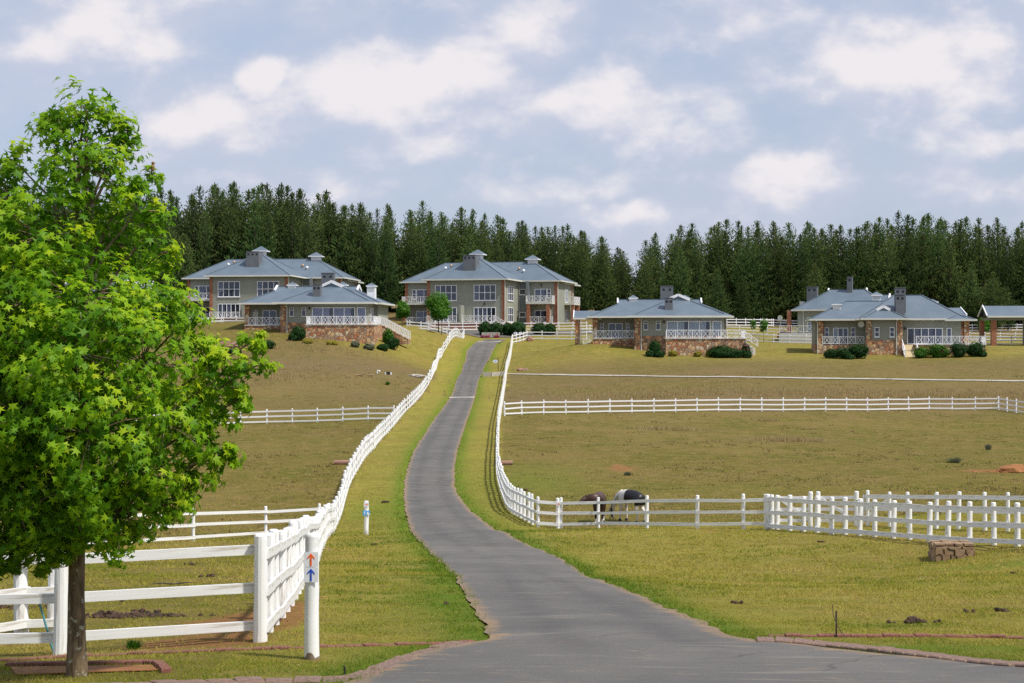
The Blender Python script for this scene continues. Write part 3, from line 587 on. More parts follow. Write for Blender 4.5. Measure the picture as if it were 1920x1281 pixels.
# left road fence with its corner post
def varstep(plan, stepf):
    """posts along a plan line whose spacing depends on the distance from the road junction"""
    fine = resample(plan, .1); out = [fine[0]]; s = 0.0
    for a, b in zip(fine, fine[1:]):
        s += (b - a).length
        if s >= stepf(b.y): out.append(b); s = 0.0
    if (fine[-1] - out[-1]).length > .6: out.append(fine[-1])
    return out
lf, LFP = fence('road_fence', 'long white rail fence climbing the left side of the road', None, posts=varstep(smooth_poly(LF[:-1], 3), lambda y: 1.28 if y < 66 else 1.75), side=1, r=.085, far_bays=62, span_far=3, rh=.135, lean=.02)
# thick corner rails are drawn by the front fence
fence('road_fence', 'short white fence end at the top left of the road', [LF[-2], LF[-1]], 1.25, side=1, far=True)
rf, RFP = fence('road_fence', 'long white rail fence climbing the right side of the road', None, posts=varstep(smooth_poly(RF[:-1], 2), lambda y: .95 if y < 95 else 1.7), side=-1, far_bays=48, span_far=2, r=.08, rh=.135, lean=.02)
fence('road_fence', 'short white fence end at the top right of the road', [RF[-2], RF[-1]], 1.3, side=1, far=True)
# front paddock fence left of the road (corner post at 488,1203)
c = LF[0]
fp = [c, G(113, 1228), G(-250, 1236)]
fence('paddock_fence', 'nearest white fence with broad rails beside the sign post', fp, posts=[c + Vector((0, -.02, 0)), onground(fp[1].x, fp[1].y), onground(fp[2].x, fp[2].y)], r=.092, H=1.42, side=1, rh=.125, rt=.045, rails=(1.19, .70, .20))
# second fence returning from the hidden left corner
a = G(40, 1192); b = G(-200, 1235); c2 = G(112, 1195)
fence('paddock_fence', 'short white fence angling behind the leafy tree trunk', [c2, a, b], posts=[onground(c2.x - .2, c2.y + .4), onground(a.x, a.y), onground(b.x, b.y)], r=.10, H=1.35, side=-1, rh=.125)
# cross fences of the left paddocks
pts = [G(600, 1000), G(498, 1006), G(362, 1016), G(200, 1026), G(40, 1036)]
fence('paddock_fence', 'white cross fence behind the big tree, below the near paddock', pts, posts=[onground(p.x, p.y) for p in pts], side=-1, r=.075)
pts = [G(738, 788), G(515, 794), G(420, 797), G(250, 803)]
fence('paddock_fence', 'white cross fence on the hillside left of the road', pts, 2.45, side=-1, far=True, rh=.14)
# right side
pts = [G(x, y) for x, y in ((1052, 991), (1122, 990.5), (1213, 991), (1307, 991.5), (1394, 992), (1436, 992))]
fence('paddock_fence', 'white fence in front of the two grazing horses', pts, posts=[onground(p.x, p.y) for p in pts], side=1, r=.075)
dx = [(1440, 992), (1448, 992), (1457, 993), (1481, 995), (1507, 997), (1532, 999), (1559, 1002), (1585, 1003), (1612, 1005), (1640, 1007), (1675, 1010), (1706, 1012), (1743, 1016), (1777, 1018), (1818, 1020.5), (1864, 1022), (1908, 1025), (1955, 1028), (2004, 1031)]
dpts = [G(*p) for p in dx]
a0, b0 = G(1440, 992), G(2004, 1032)
dia = [Vector((p.x, p.y, 0)) for p in dpts]
fence('paddock_fence', 'white fence slanting toward the stone block on the right', dia, posts=[onground(p.x, p.y) for p in dia], side=1, r=.09, rails=(1.20, .67, .15), rh=.16)
bx = [(1627, 984), (1668, 985), (1702, 987), (1756, 991), (1797, 995), (1847, 991), (1890, 997), (1945, 998)]
pts = [G(x, 986 + (x - 1627) * .04) for x, y in bx]
fence('paddock_fence', 'white fence behind the slanting fence on the right', pts, posts=[onground(p.x, p.y) for p in pts], side=1, r=.075, rails=(1.20, .70, .25), rh=.15)
pts = [G(946, 780), G(982, 777.5), G(1150, 774.5), G(1350, 771.5), G(1743, 769), G(1872, 768.5)]
fence('paddock_fence', 'long white cross fence over the right hillside paddock', pts, 2.28, side=1, far=True, rh=.13)
pts = [G(1872, 768.5), G(1897, 773), G(1960, 781)]
fence('paddock_fence', 'far right corner of the hillside cross fence', pts, 1.5, side=1, far=True)

# braced gates between the right hand fences
def gate(label, p, q, flip):
    p = onground(p.x, p.y); q = onground(q.x, q.y); root = empty('field_gate', p); tag(root, label, 'gate', 'braced white gates'); d = q - p
    for h in (.22, .68, 1.15):
        mb = MB(); mb.beam((0, 0, h), d + Vector((0, 0, h)), .035, .13); mb.build('rail', 'far_white', root)
    for t in (.02, .98):
        mb = MB(); e = d * t; mb.beam(e + Vector((0, -.04, .1)), e + Vector((0, -.04, 1.25)), .035, .1, up=Vector((0, 1, 0))); mb.build('stile', 'far_white', root)
    mb = MB(); z0, z1 = (1.15, .22) if not flip else (.22, 1.15); mb.beam(Vector((0, -.045, z0)), d + Vector((0, -.045, z1)), .03, .12); mb.build('brace', 'far_white', root)
    return root
gp = [G(1460, 986), G(1518, 986), G(1536, 986), G(1604, 986), G(1618, 986), G(1668, 986)]
gate('braced white gate leaf nearest the horse fence', gp[0], gp[1], False)
gate('middle braced white gate leaf behind the slanting fence', gp[2], gp[3], False)
gate('right hand braced white gate leaf with rising brace', gp[4], gp[5], True)
for i, x in enumerate((1520, 1534, 1606)):
    p = G(x, 987); root = empty('gate_post', p); tag(root, ('stout white gate post beside the first gate leaf', 'stout white gate post left of the middle gate leaf', 'stout white gate post right of the middle gate leaf')[i], 'post', 'gate posts')
    put('post', POSTS[i % 4], root, (0, 0, 0), (0, 0, i), (.095, .095, 1.42)); mb = MB(); mb.box((-.05, -.11, 1.0), (.05, -.085, 1.08)); mb.build('hinge', 'steel', root)

# upper fences near the houses
def upfence(label, pp, step=2.2, **k):
    pts = [at_depth(x, d) for x, d in pp]; return fence('garden_fence', label, pts, step, far=True, rh=.14, group='white fences around the house gardens', **k)
upfence('upper white fence running in front of the central two storey house', [(763, 256), (850, 256), (960, 258), (1100, 258)], 2.25)
upfence('lower white fence ending beside the two round trees', [(768, 240), (813, 239.5), (838, 240)], 2.6)
upfence('white fence joining the road fence to the central cottage porch', [(988, 243), (1015, 242.5), (1100, 240)], 2.3)
upfence('front white garden fence below the left two storey house', [(330, 248), (412, 248), (492, 244)], 2.5)
upfence('rear white garden fence below the left two storey house', [(330, 254), (426, 254), (500, 254)], 2.6)
upfence('front white fence between the central and right cottages', [(1392, 238), (1453, 236), (1542, 234)], 2.45)
upfence('middle white fence between the central and right cottages', [(1360, 250), (1437, 249), (1545, 246)], 2.4)
upfence('third white fence rising behind the sapling trees', [(1345, 268), (1410, 270), (1450, 274)], 1.9)
upfence('farthest white fence along the foot of the pine wood', [(1430, 292), (1500, 290), (1560, 286)], 1.7)
upfence('front white fence right of the right cottage', [(1805, 237), (1856, 236.5), (1990, 235)], 2.55)
upfence('second white fence by the open brick carport', [(1790, 251), (1853, 250), (1990, 248)], 2.25)
upfence('distant white fence behind the open brick carport', [(1795, 285), (1850, 286), (1990, 288)], 1.5)
upfence('white fence between carport and left wing of the central cottage', [(1085, 252), (1120, 252), (1190, 252)], 2.0)

# ------------------------------------------------------------------ sign posts
def arrow(mat, parent, c, s, ang, depth=.004):
    """flat arrow in the XZ plane, pointing up when ang = 0"""
    pts = [(0, .5), (.30, .16), (.30, .02), (.075, .26), (.075, -.5), (-.075, -.5), (-.075, .26), (-.30, .02), (-.30, .16)]
    ca, sa = math.cos(ang), math.sin(ang); mb = MB(); mb.prism([(c[0] + s * (x * ca + z * sa), c[1], c[2] + s * (-x * sa + z * ca)) for x, z in pts], (0, -depth, 0)); return mb.build('arrow', mat, parent, fixn=True)
p = G(585, 1237); root = empty('sign_post', p); tag(root, 'white trail post with orange and blue arrow plates', 'sign post')
px = p.y / F
mb = MB(); zs = [-.3, -.02, .05, .10, .3, .6, .85, .96, 1.30, 1.44, 1.475, 1.485]; rs = [.085, .086, .088, .089, .087, .084, .086, .083, .082, .081, .078, .05]
mb.tube([(random.uniform(-.004, .004), random.uniform(-.004, .004), z) for z in zs], rs, 20); mb.build('post', 'white_paint', root, smooth=True)
mb = MB(); rg = random.Random(4); n = 24
ring = [(math.cos(2 * math.pi * k / n) * .0905, math.sin(2 * math.pi * k / n) * .0905) for k in range(n)]; hh = [rg.uniform(.02, .055) + (.05 if 15 < k < 20 else 0) for k in range(n)]
mb.add([(x, y, -.03) for x, y in ring] + [(x, y, hh[k]) for k, (x, y) in enumerate(ring)], [(k, (k + 1) % n, n + (k + 1) % n, n + k) for k in range(n)]); tag(mb.build('bare_foot', 'post_stain', root), 'bare weathered wood at the foot of the post')
for z0, mat in ((1.10, 'orange_sign'), (.922, 'blue_sign')):
    mb = MB(); mb.box((-.082, -.098, z0), (.082, -.092, z0 + .173)); pl = mb.build('sign_plate', 'sign_plate', root); arrow(mat, pl, (0, -.0985, z0 + .087), .145, 0)
    mb = MB(); mb.tube([(0, -.0985, z0 + .07), (0, -.1045, z0 + .07)], .006, 8); mb.build('screw', 'rust_wire', pl)
p = G(687, 1004); root = empty('marker_post', p); tag(root, 'thin white marker post with blue plate beside the road verge', 'sign post')
mb = MB(); mb.tube([(.0, 0, -.25), (-.01, 0, .3), (.01, 0, .8), (.0, 0, 1.4), (.0, 0, 1.46)], [.1, .1, .095, .095, .08], 14); mb.build('post', 'white_paint', root, smooth=True)
mb = MB(); mb.box((-.10, -.11, 1.22), (.10, -.104, 1.41)); pl = mb.build('sign_plate', 'sign_plate', root); arrow('orange_sign', pl, (.0, -.11, 1.31), .15, math.pi / 2)
mb = MB(); mb.box((-.14, -.115, .86), (.16, -.109, 1.06)); pl = mb.build('sign_plate', 'cyan_sign', root); arrow('far_white', pl, (-.06, -.115, .96), .15, 0)
mb = MB(); mb.prism([(.03, -.115, .88), (.15, -.115, .88), (.15, -.115, .93), (.11, -.115, .95), (.10, -.115, 1.0), (.06, -.115, 1.03), (.03, -.115, .98)], (0, -.004, 0)); mb.build('rider_mark', 'far_white', pl, fixn=True)
# small orange arrow on the corner post of the horse fence
p = G(1046, 991); root = empty('arrow_plate', p + Vector((0, -.1, 1.13))); tag(root, 'small orange arrow plate on the corner of the horse fence', 'sign')
mb = MB(); mb.box((-.08, -.012, -.08), (.08, 0, .08)); pl = mb.build('sign_plate', 'sign_plate', root); arrow('orange_sign', root, (0, -.0125, 0), .16, math.pi / 2)

def oval_sign(name, label, p, h, w, hh, off, arm=True):
    root = empty(name, p); tag(root, label, 'sign', 'oval name signs'); s = max(.03, .0)
    mb = MB(); mb.tube([(0, 0, -.2), (0, 0, h)], .045, 8); mb.build('post', 'wood_dark', root)
    if arm: mb = MB(); mb.beam((off * 2.0, 0, h - .22), (0, 0, h - .22), .03, .035); mb.build('arm', 'wood_dark', root)
    poly = [(off + w * math.cos(2 * math.pi * k / 28), -.06, h - .52 + hh * math.sin(2 * math.pi * k / 28)) for k in range(28)]
    mb = MB(); mb.prism(poly, (0, .03, 0)); b = mb.build('oval_board', 'oval_sign', root, fixn=True)
    mb = MB(); q = w * .42; cz = h - .52
    mb.prism([(off - q, -.0605, cz - hh * .32), (off - q * .4, -.0605, cz + hh * .35), (off - q * .1, -.0605, cz - .02), (off + q * .2, -.0605, cz + hh * .42), (off + q, -.0605, cz - hh * .32), (off + q * .5, -.0605, cz - hh * .2), (off, -.0605, cz - hh * .34), (off - q * .5, -.0605, cz - hh * .2)], (0, -.004, 0)); mb.build('hill_mark', 'oval_mark', b, fixn=True)
oval_sign('oval_sign', 'oval white name sign on a black post beside the road', G(934, 697), 1.85, .33, .21, -.36)
oval_sign('oval_sign', 'left one of two oval signs in front of the clipped bushes', at_depth(967, 246.5), 1.15, .33, .22, 0, False)
oval_sign('oval_sign', 'right one of two oval signs in front of the clipped bushes', at_depth(976, 246.5), 1.15, .33, .22, 0, False)

# ------------------------------------------------------------------ kerbs and brick edging
def bricks(name, label, plan, L, W, Hh, mat, gapf=.03, dz=.0, step_jit=.01, pname='brick', z_rise=.10, taper=False):
    """edging bricks laid one by one along a plan line; name of the setting piece"""
    P = resample(plan, L); P = [onground(p.x, p.y) for p in P]; root = empty(name, P[0]); tag(root, label, 'kerb', kind=None)
    rg = random.Random(len(P) * 7 + int(L * 1000)); base = []
    for v in range(4):
        bm = bmesh.new(); bmesh.ops.create_cube(bm, size=1); 
        for vv in bm.verts: vv.co += Vector((rg.uniform(-.02, .02), rg.uniform(-.03, .03), rg.uniform(-.02, .02)))
        bmesh.ops.bevel(bm, geom=list(bm.edges), offset=.05, segments=1, affect='EDGES'); me = bpy.data.meshes.new(pname); bm.to_mesh(me); bm.free(); me.materials.append(MATS[mat]); base.append(me)
    for a, b in zip(P, P[1:]):
        d = b - a; m = (a + b) / 2; e = d.to_track_quat('X', 'Z').to_euler()
        put(pname, base[rg.randrange(4)], root, m - P[0] + Vector((0, 0, z_rise - Hh / 2 + rg.uniform(-step_jit, step_jit))), (e.x, e.y, e.z + rg.uniform(-.02, .02)), (d.length * (1 - gapf), W, Hh))
    return root
lk = [G(x, y) for x, y in ((885, 1206), (850, 1213), (815, 1222), (780, 1232), (745, 1245), (715, 1257), (690, 1268), (660, 1276), (620, 1279), (560, 1280), (420, 1283), (200, 1291), (0, 1300))]
bricks('kerb', 'curved row of brown kerb stones at the bottom left road edge', smooth_poly(lk, .1), .29, .26, .24, 'asphalt_kerb', z_rise=.035)
rk = [G(x, y) for x, y in ((1418, 1206), (1470, 1207), (1560, 1215), (1650, 1224), (1740, 1235), (1830, 1246), (1900, 1253), (1960, 1256), (2040, 1258))]
bricks('kerb', 'row of reddish kerb stones along the bottom right road edge', smooth_poly(rk, .1), .23, .28, .26, 'asphalt_kerb', z_rise=.06)
le = [G(x, y) for x, y in ((890, 1206), (780, 1210), (680, 1213), (560, 1217), (400, 1222), (250, 1228), (120, 1234), (0, 1240), (-150, 1246))]
bricks('brick_edging', 'thin red brick edging line across the grass in front of the near fence', le, .23, .10, .2, 'clay_brick', z_rise=.03)
re = [G(x, y) for x, y in ((1440, 1195), (1560, 1195), (1700, 1195), (1850, 1196), (2020, 1197))]
bricks('brick_edging', 'thin red brick edging line across the grass on the right', re, .23, .10, .2, 'clay_brick', z_rise=.035)
# brick tree pit
pit = [G(12, 1252), G(292, 1247), G(312, 1262), G(0, 1275)]
bricks('tree_pit', 'sunken brick surround at the foot of the leafy tree', [pit[0], pit[1], pit[2]], .24, .11, .25, 'clay_brick', z_rise=.06)
mb = MB(); mb.prism([q + Vector((0, 0, .012)) for q in (G(20, 1254), G(286, 1250), G(300, 1259), G(30, 1268))], (0, 0, .01)); tag(mb.build('soil_bed', 'soil', None, fixn=True), 'patch of bare red soil inside the tree pit', 'soil', kind='structure')

# ------------------------------------------------------------------ houses
class House:
    """local frame: x along the front, y into the building, z up from the ground floor"""
    def __init__(s, name, label, loc, theta, group=None):
        s.root = empty(name, loc, -R(theta)); tag(s.root, label, 'house', group); s.k = 0
    def box(s, name, mat, u0, u1, v0, v1, w0, w1, parent=None, label=None):
        mb = MB(); mb.box((u0, v0, w0), (u1, v1, w1)); o = mb.build(name, mat, parent or s.root)
        if label: o['label'] = label
        return o
    def pier(s, mat, u0, u1, v0, v1, w0, w1, name='pillar'): return s.box(name, mat, u0, u1, v0, v1, w0, w1)
    def hip(s, u0, u1, v0, v1, w, tan, f=1.0, along='u', oh=.7, gut=True):
        """hipped roof with optional gablets (f < 1); the eave rectangle is the wall rectangle plus overhang"""
        s.k += 1; w = w + .004 * s.k; u0 -= oh; u1 += oh; v0 -= oh; v1 += oh
        sw = along == 'v'
        a0, a1, b0, b1 = (v0, v1, u0, u1) if sw else (u0, u1, v0, v1)
        h = (b1 - b0) / 2; g = f * h; bm_ = (b0 + b1) / 2; rise = h * tan
        def T(a, b, z): return (b, a, z) if sw else (a, b, z)
        A, B, C, D = T(a0, b0, w), T(a1, b0, w), T(a1, b1, w), T(a0, b1, w)
        Bf, Cf = T(a1 - g, b0 + g, w + g * tan), T(a1 - g, b1 - g, w + g * tan); Af, Df = T(a0 + g, b0 + g, w + g * tan), T(a0 + g, b1 - g, w + g * tan)
        R0, R1 = T(a0 + g, bm_, w + rise), T(a1 - g, bm_, w + rise)
        mb = MB()
        if f < .999:
            mb.add([A, B, C, D, Af, Bf, Cf, Df, R0, R1], [(0, 1, 5, 9, 8, 4), (2, 3, 7, 8, 9, 6), (1, 2, 6, 5), (3, 0, 4, 7), (5, 6, 9), (7, 4, 8), (3, 2, 1, 0)])
        else:
            mb.add([A, B, C, D, R0, R1], [(0, 1, 5, 4), (2, 3, 4, 5), (1, 2, 5), (3, 0, 4), (3, 2, 1, 0)])
        roof = mb.build('roof', 'roof_metal', s.root, fixn=True)
        if gut:
            mb = MB(); t, gh = .16, .24; z0 = w - gh + .06; z1 = w + .05
            mb.box((u0 - t, v0 - t, z0), (u1 + t, v0, z1)); mb.box((u0 - t, v1, z0), (u1 + t, v1 + t, z1)); mb.box((u0 - t, v0, z0), (u0, v1, z1)); mb.box((u1, v0, z0), (u1 + t, v1, z1)); mb.build('gutter', 'gutter', roof)
        # ridge and hip cappings
        mb = MB()
        for p, q in ((A, Af if f < .999 else R0), (B, Bf if f < .999 else R1), (C, Cf if f < .999 else R1), (D, Df if f < .999 else R0), (R0, R1)): mb.beam(Vector(p) + Vector((0, 0, .03)), Vector(q) + Vector((0, 0, .03)), .22, .06)
        mb.build('ridge_cap', 'roof_metal', roof)
        if f < .999:
            for (l, r_, t) in ((Bf, Cf, R1), (Df, Af, R0)):
                mb = MB(); n = .10
                for p, q in ((l, t), (r_, t)): mb.beam(Vector(p) + Vector((0, 0, .08)), Vector(q) + Vector((0, 0, .08)), .2, .36)
                mb.build('gablet_trim', 'far_white', roof)
        return roof
    def cupola(s, u, v, w, sz=1.05, cap=1.6, h=.9, ch=.5, parent=None):
        mb = MB(); a = sz / 2; mb.box((u - a, v - a, w - 1.2), (u + a, v + a, w + h)); b = mb.build('cupola', 'far_white', parent or s.root)
        mb = MB(); c = cap / 2; mb.box((u - c, v - c, w + h), (u + c, v + c, w + h + .14)); mb.build('cap_trim', 'far_white', b)
        mb = MB(); z = w + h + .145; mb.add([(u - c, v - c, z), (u + c, v - c, z), (u + c, v + c, z), (u - c, v + c, z), (u, v, z + ch)], [(0, 1, 4), (1, 2, 4), (2, 3, 4), (3, 0, 4), (3, 2, 1, 0)]); mb.build('cap', 'roof_metal', b, fixn=True)
        for k in range(4):
            mb = MB(); zz = w + .12 + k * (h - .2) / 4; mb.box((u - a * .8, v - a - .03, zz), (u + a * .8, v - a - .004, zz + .05)); mb.build('louvre', 'gutter', b)
        return b
    def chimney(s, u0, u1, v0, v1, w0, w1, slots=3):
        o = s.box('chimney', 'slate_plaster', u0, u1, v0, v1, w0, w1); n = slots; wd = u1 - u0
        for k in range(n):
            c = u0 + wd * (k + .5) / n; mb = MB(); mb.box((c - .16, v0 - .012, w1 - .62), (c + .16, v0 - .004, w1 - .32)); mb.build('flue_slot', 'dark_room', o)
        mb = MB(); mb.box((u0 - .05, v0 - .05, w1), (u1 + .05, v1 + .05, w1 + .07)); mb.build('cap', 'slate_plaster', o); return o
    def win(s, a0, a1, w0, w1, at, cols, rows, face='front', fr=.09, mid=None, curt='curtain', cur=(.0, 1.0), name='window', frac=None, deep=.05, white='far_white'):
        """frame, glazing bars, one pane per light, dark room board and curtains. at: plane of the wall"""
        def T(a, b, c):
            return (a, at - b, c) if face == 'front' else (at + b, a, c) if face == 'right' else (at - b, a, c)
        def bx(mb, a_0, a_1, b0, b1, c0, c1):
            p, q = T(a_0, b0, c0), T(a_1, b1, c1); mb.box(tuple(min(i, j) for i, j in zip(p, q)), tuple(max(i, j) for i, j in zip(p, q)))
        mb = MB(); W = a1 - a0; Hh = w1 - w0
        bx(mb, a0, a1, .0, .09, w0, w0 + fr); bx(mb, a0, a1, .0, .09, w1 - fr, w1); bx(mb, a0, a0 + fr, 0, .09, w0 + fr, w1 - fr); bx(mb, a1 - fr, a1, 0, .09, w0 + fr, w1 - fr)
        cs = [a0 + W * k / cols for k in range(cols + 1)]; rs = frac or [w0 + Hh * k / rows for k in range(rows + 1)]
        for c in cs[1:-1]: bx(mb, c - fr / 2, c + fr / 2, .002, .086, w0 + fr, w1 - fr)
        for r_ in rs[1:-1]:
            for k in range(cols): bx(mb, cs[k] + fr / 2, cs[k + 1] - fr / 2, .004, .082, r_ - fr / 2, r_ + fr / 2)
        o = mb.build(name, white, s.root)
        mb = MB(); bx(mb, a0 + .01, a1 - .01, .003, .006, w0 + .01, w1 - .01); mb.build('room', 'dark_room', o)
        for k in range(cols):
            if cur[0] <= k / cols < cur[1]:
                mb = MB(); n = 5; x0, x1 = cs[k] + fr / 2, cs[k + 1] - fr / 2
                if s.k_curt(k): x1 = x0 + (x1 - x0) * .62
                for j in range(n): bx(mb, x0 + (x1 - x0) * j / n, x0 + (x1 - x0) * (j + .86) / n, .008, .014 + .006 * (j % 2), w0 + fr, w1 - fr)
                mb.build('curtain', curt, o)
        for k in range(cols):
            for j in range(rows):
                mb = MB(); bx(mb, cs[k] + fr / 2, cs[k + 1] - fr / 2, .030, .034, rs[j] + fr / 2, rs[j + 1] - fr / 2); mb.build('pane', 'window_glass', o)
        if name == 'window':
            mb = MB(); bx(mb, a0 - .06, a1 + .06, .0, .14, w0 - .08, w0 - .002); mb.build('sill', white, o)
        return o
    def k_curt(s, k): return k % 2 == 1
    def rail(s, p, q, n, h=1.05, dense=True, posts=.09, foot=.12):
        """railing with crossed panels between plain bars"""
        p = Vector(p); q = Vector(q); d = q - p; up = Vector((0, 0, 1)); mb = MB(); z0 = up * foot; z1 = up * h
        mb.beam(p + z1, q + z1, .08, .07); mb.beam(p + z0, q + z0, .06, .06)
        for k in range(n + 1): e = p + d * (k / n); mb.beam(e, e + up * (h + .06), posts, posts, up=Vector((0, 1, 0)))
        o = mb.build('railing', 'far_white', s.root)
        for k in range(n):
            a = p + d * ((k + .05) / n); b = p + d * ((k + .95) / n); m = MB(); i = .0
            a2 = a + (b - a) * .16; b2 = a + (b - a) * .84
            m.beam(a2 + z0, b2 + z1, .05, .05); m.beam(a2 + z1, b2 + z0, .045, .05)
            m.beam(a2 + z0, a2 + z1, .04, .04, up=Vector((0, 1, 0))); m.beam(b2 + z0, b2 + z1, .04, .04, up=Vector((0, 1, 0)))
            m.build('cross_panel', 'far_white', o)
        return o
    def pipe(s, pts, r=.06, mat='gutter', name='downpipe'):
        mb = MB(); mb.tube(pts, r, 8); return mb.build(name, mat, s.root)
    def lamp(s, u, v, w): mb = MB(); mb.box((u - .09, v - .2, w - .16), (u + .09, v - .02, w + .10)); mb.add([(u - .14, v - .24, w + .10), (u + .14, v - .24, w + .10), (u + .14, v - .0, w + .10), (u - .14, v - .0, w + .10), (u, v - .1, w + .24)], [(0, 1, 4), (1, 2, 4), (2, 3, 4), (3, 0, 4)]); return mb.build('wall_lamp', 'lamp_black', s.root)
    def cowl(s, u, v, w, mat): mb = MB(); mb.tube([(u, v, w - .8), (u, v, w)], .09, 8); o = mb.build('roof_vent', 'steel', s.root); mb = MB(); mb.tube([(u, v, w), (u, v, w + .1), (u, v, w + .32), (u, v, w + .45)], [.12, .24, .24, .08], 10); mb.build('cowl', mat, o, smooth=True)
    def dish(s, u, v, w):
        mb = MB(); n = 14; ring = [(u + .42 * math.cos(2 * math.pi * k / n), v - .12 - .10 * math.cos(2 * math.pi * k / n), w + .42 * math.sin(2 * math.pi * k / n)) for k in range(n)]
        mb.add([(u, v + .05, w)] + ring, [(0, k + 1, (k + 1) % n + 1) for k in range(n)]); o = mb.build('satellite_dish', 'gutter', s.root, smooth=True); mb = MB(); mb.tube([(u, v + .05, w), (u, v + .35, w - .2)], .03, 6); mb.build('bracket', 'steel', o)

def house_big(label, loc, th, lowleft=True):
    H = House('two_storey_house', label, loc, th, 'grey two storey houses'); E = 7.3; bot = -3.5
    # front block and rear bar
    H.box('wall', 'plaster', 0, 13.55, 0, 9.6, bot, E, label='grey green front block')
    H.box('wall', 'plaster', -7.2, 20.4, 9.6, 21, bot, E - .01, label='grey green rear wing')
    H.box('wall', 'plaster', 12.0, 19.9, 20.9, 25, bot, E - .3)
    H.hip(0, 13.55, 0, 14, E, .565, along='v'); H.hip(-7.2, 20.4, 9.6, 21, E, .565, along='u'); H.hip(10, 19.9, 15, 26, E - .25, .52, along='u')
    H.box('plinth', 'field_stone', -.06, 13.61, -.06, 9.5, bot, .12)
    H.box('plinth', 'field_stone', -7.26, 20.46, 9.55, 21.06, bot, -.1)
    # cupolas and chimney
    H.cupola(6.75, 7.6, E + 3.75, 1.5, 2.5, .75, .85); H.cupola(3.6, 15.4, E + 3.2, 1.5, 2.4, .75, .75); H.cupola(14.6, 15.4, E + 3.2, 1.5, 2.4, .75, .75)
    H.chimney(5.75, 7.95, 2.0, 4.3, E + .8, 11.5, 3)
    H.cowl(-.6, 12.2, E + 2.35, 'far_white'); H.cowl(.2, 13.0, E + 2.8, 'copper_cowl'); H.cowl(12.9, 12.4, E + 2.1, 'copper_cowl'); H.cowl(13.9, 11.6, E + 1.7, 'far_white')
    # brick pilasters
    for u in (-.06, 13.08): H.pier('brick_red', u, u + .52, -.08, .45, bot, E - .05, 'pilaster')
    for u in (-7.27, 19.93): H.pier('brick_red', u, u + .52, 9.52, 10.0, bot, E - .06, 'pilaster')
    H.pier('brick_red', 20.1, 20.48, 20.6, 21.08, bot, E - .06, 'pilaster')
    # windows of the front block
    for u in (1.4, 8.25):
        H.win(u, u + 3.85, 3.72, 6.36, 0, 4, 2, cur=(0, .2)); H.win(u, u + 3.85, .02, 2.55, 0, 5, 1, name='glass_door', cur=(0, .5))
    H.lamp(10.1, 0, 3.15)
    H.win(2.2, 5.6, 3.72, 6.2, 13.55, 3, 2, 'right', cur=(0, .4)); H.win(2.2, 5.6, .1, 2.6, 13.55, 3, 2, 'right', cur=(0, .4))
    # recess between block and right wing
    H.box('stair_wall', 'plaster_shaded', 13.55, 15.3, 9.3, 9.6, bot, E - .06); H.win(13.75, 14.85, 4.9, 5.9, 9.3, 1, 1, cur=(1, 1)); H.win(13.75, 14.85, 1.0, 1.9, 9.3, 1, 1, cur=(1, 1))
    H.box('stair_pier', 'plaster_shaded', 15.1, 15.6, 8.6, 9.6, bot, E - .07); H.pipe([(13.7, 9.15, E - .1), (13.7, 9.15, -1.5)])
    # right wing: balcony, doors, pillars
    H.win(16.4, 18.6, 3.62, 5.9, 9.6, 2, 1, name='glass_door', cur=(0, 1)); H.win(18.65, 19.3, 4.4, 5.9, 9.6, 1, 2, cur=(1, 1))
    H.win(16.4, 18.6, .05, 2.2, 9.6, 2, 1, name='glass_door', cur=(0, 1)); H.win(18.65, 19.3, .7, 2.2, 9.6, 1, 2, cur=(1, 1))
    H.box('balcony', 'gutter', 15.3, 20.0, 7.7, 9.6, 3.25, 3.6); H.rail((15.35, 7.75, 3.6), (19.95, 7.75, 3.6), 4); H.rail((19.95, 7.8, 3.6), (19.95, 9.4, 3.6), 1); H.rail((15.35, 7.8, 3.6), (15.35, 9.4, 3.6), 1)
    for u in (15.4, 18.9): H.pier('brick_red', u, u + .6, 7.75, 8.35, bot, 3.25)
    H.box('terrace', 'brick_red', 15.3, 20.0, 7.7, 9.56, bot, -.02); H.rail((16.0, 7.95, 0), (18.9, 7.95, 0), 2); H.rail((19.5, 7.95, 0), (19.97, 7.95, 0), 1); H.lamp(17.6, 9.6, 6.5)
    # left wing
    H.win(-5.9, -5.2, 4.3, 6.0, 9.6, 1, 2, cur=(1, 1)); H.win(-5.15, -.9, 3.62, 6.0, 9.6, 3, 1, name='glass_door', cur=(0, .3)); H.win(-5.15, -1.2, .05, 2.2, 9.6, 3, 1, name='glass_door', cur=(0, .3))
    H.box('balcony', 'gutter', -7.3, -.3, 7.7, 9.6, 3.25, 3.6); H.rail((-7.2, 7.75, 3.6), (-.4, 7.75, 3.6), 4); H.rail((-7.2, 7.8, 3.6), (-7.2, 9.4, 3.6), 1)
    for u in (-7.25, -1.7): H.pier('brick_red', u, u + .6, 7.75, 8.35, bot, 3.25)
    H.box('terrace', 'brick_red', -7.3, -.1, 7.7, 9.56, bot, -.02); H.rail((-6.5, 7.9, 0), (-1.8, 7.9, 0), 4)
    # right flank: side door with balcony
    H.win(15.6, 17.4, 3.62, 5.95, 20.4, 2, 1, 'right', name='glass_door', cur=(0, 1), curt='curtain_pale'); H.win(15.6, 17.4, .05, 2.3, 20.4, 2, 1, 'right', name='glass_door', cur=(0, 1), curt='curtain_pale')
    H.box('balcony', 'gutter', 20.4, 22.2, 15.0, 19.8, 3.25, 3.6); H.rail((22.15, 15.05, 3.6), (22.15, 19.75, 3.6), 3); H.rail((20.5, 15.05, 3.6), (22.1, 15.05, 3.6), 1)
    for v in (15.1, 19.0): H.pier('brick_red', 21.6, 22.15, v, v + .6, bot, 3.25)
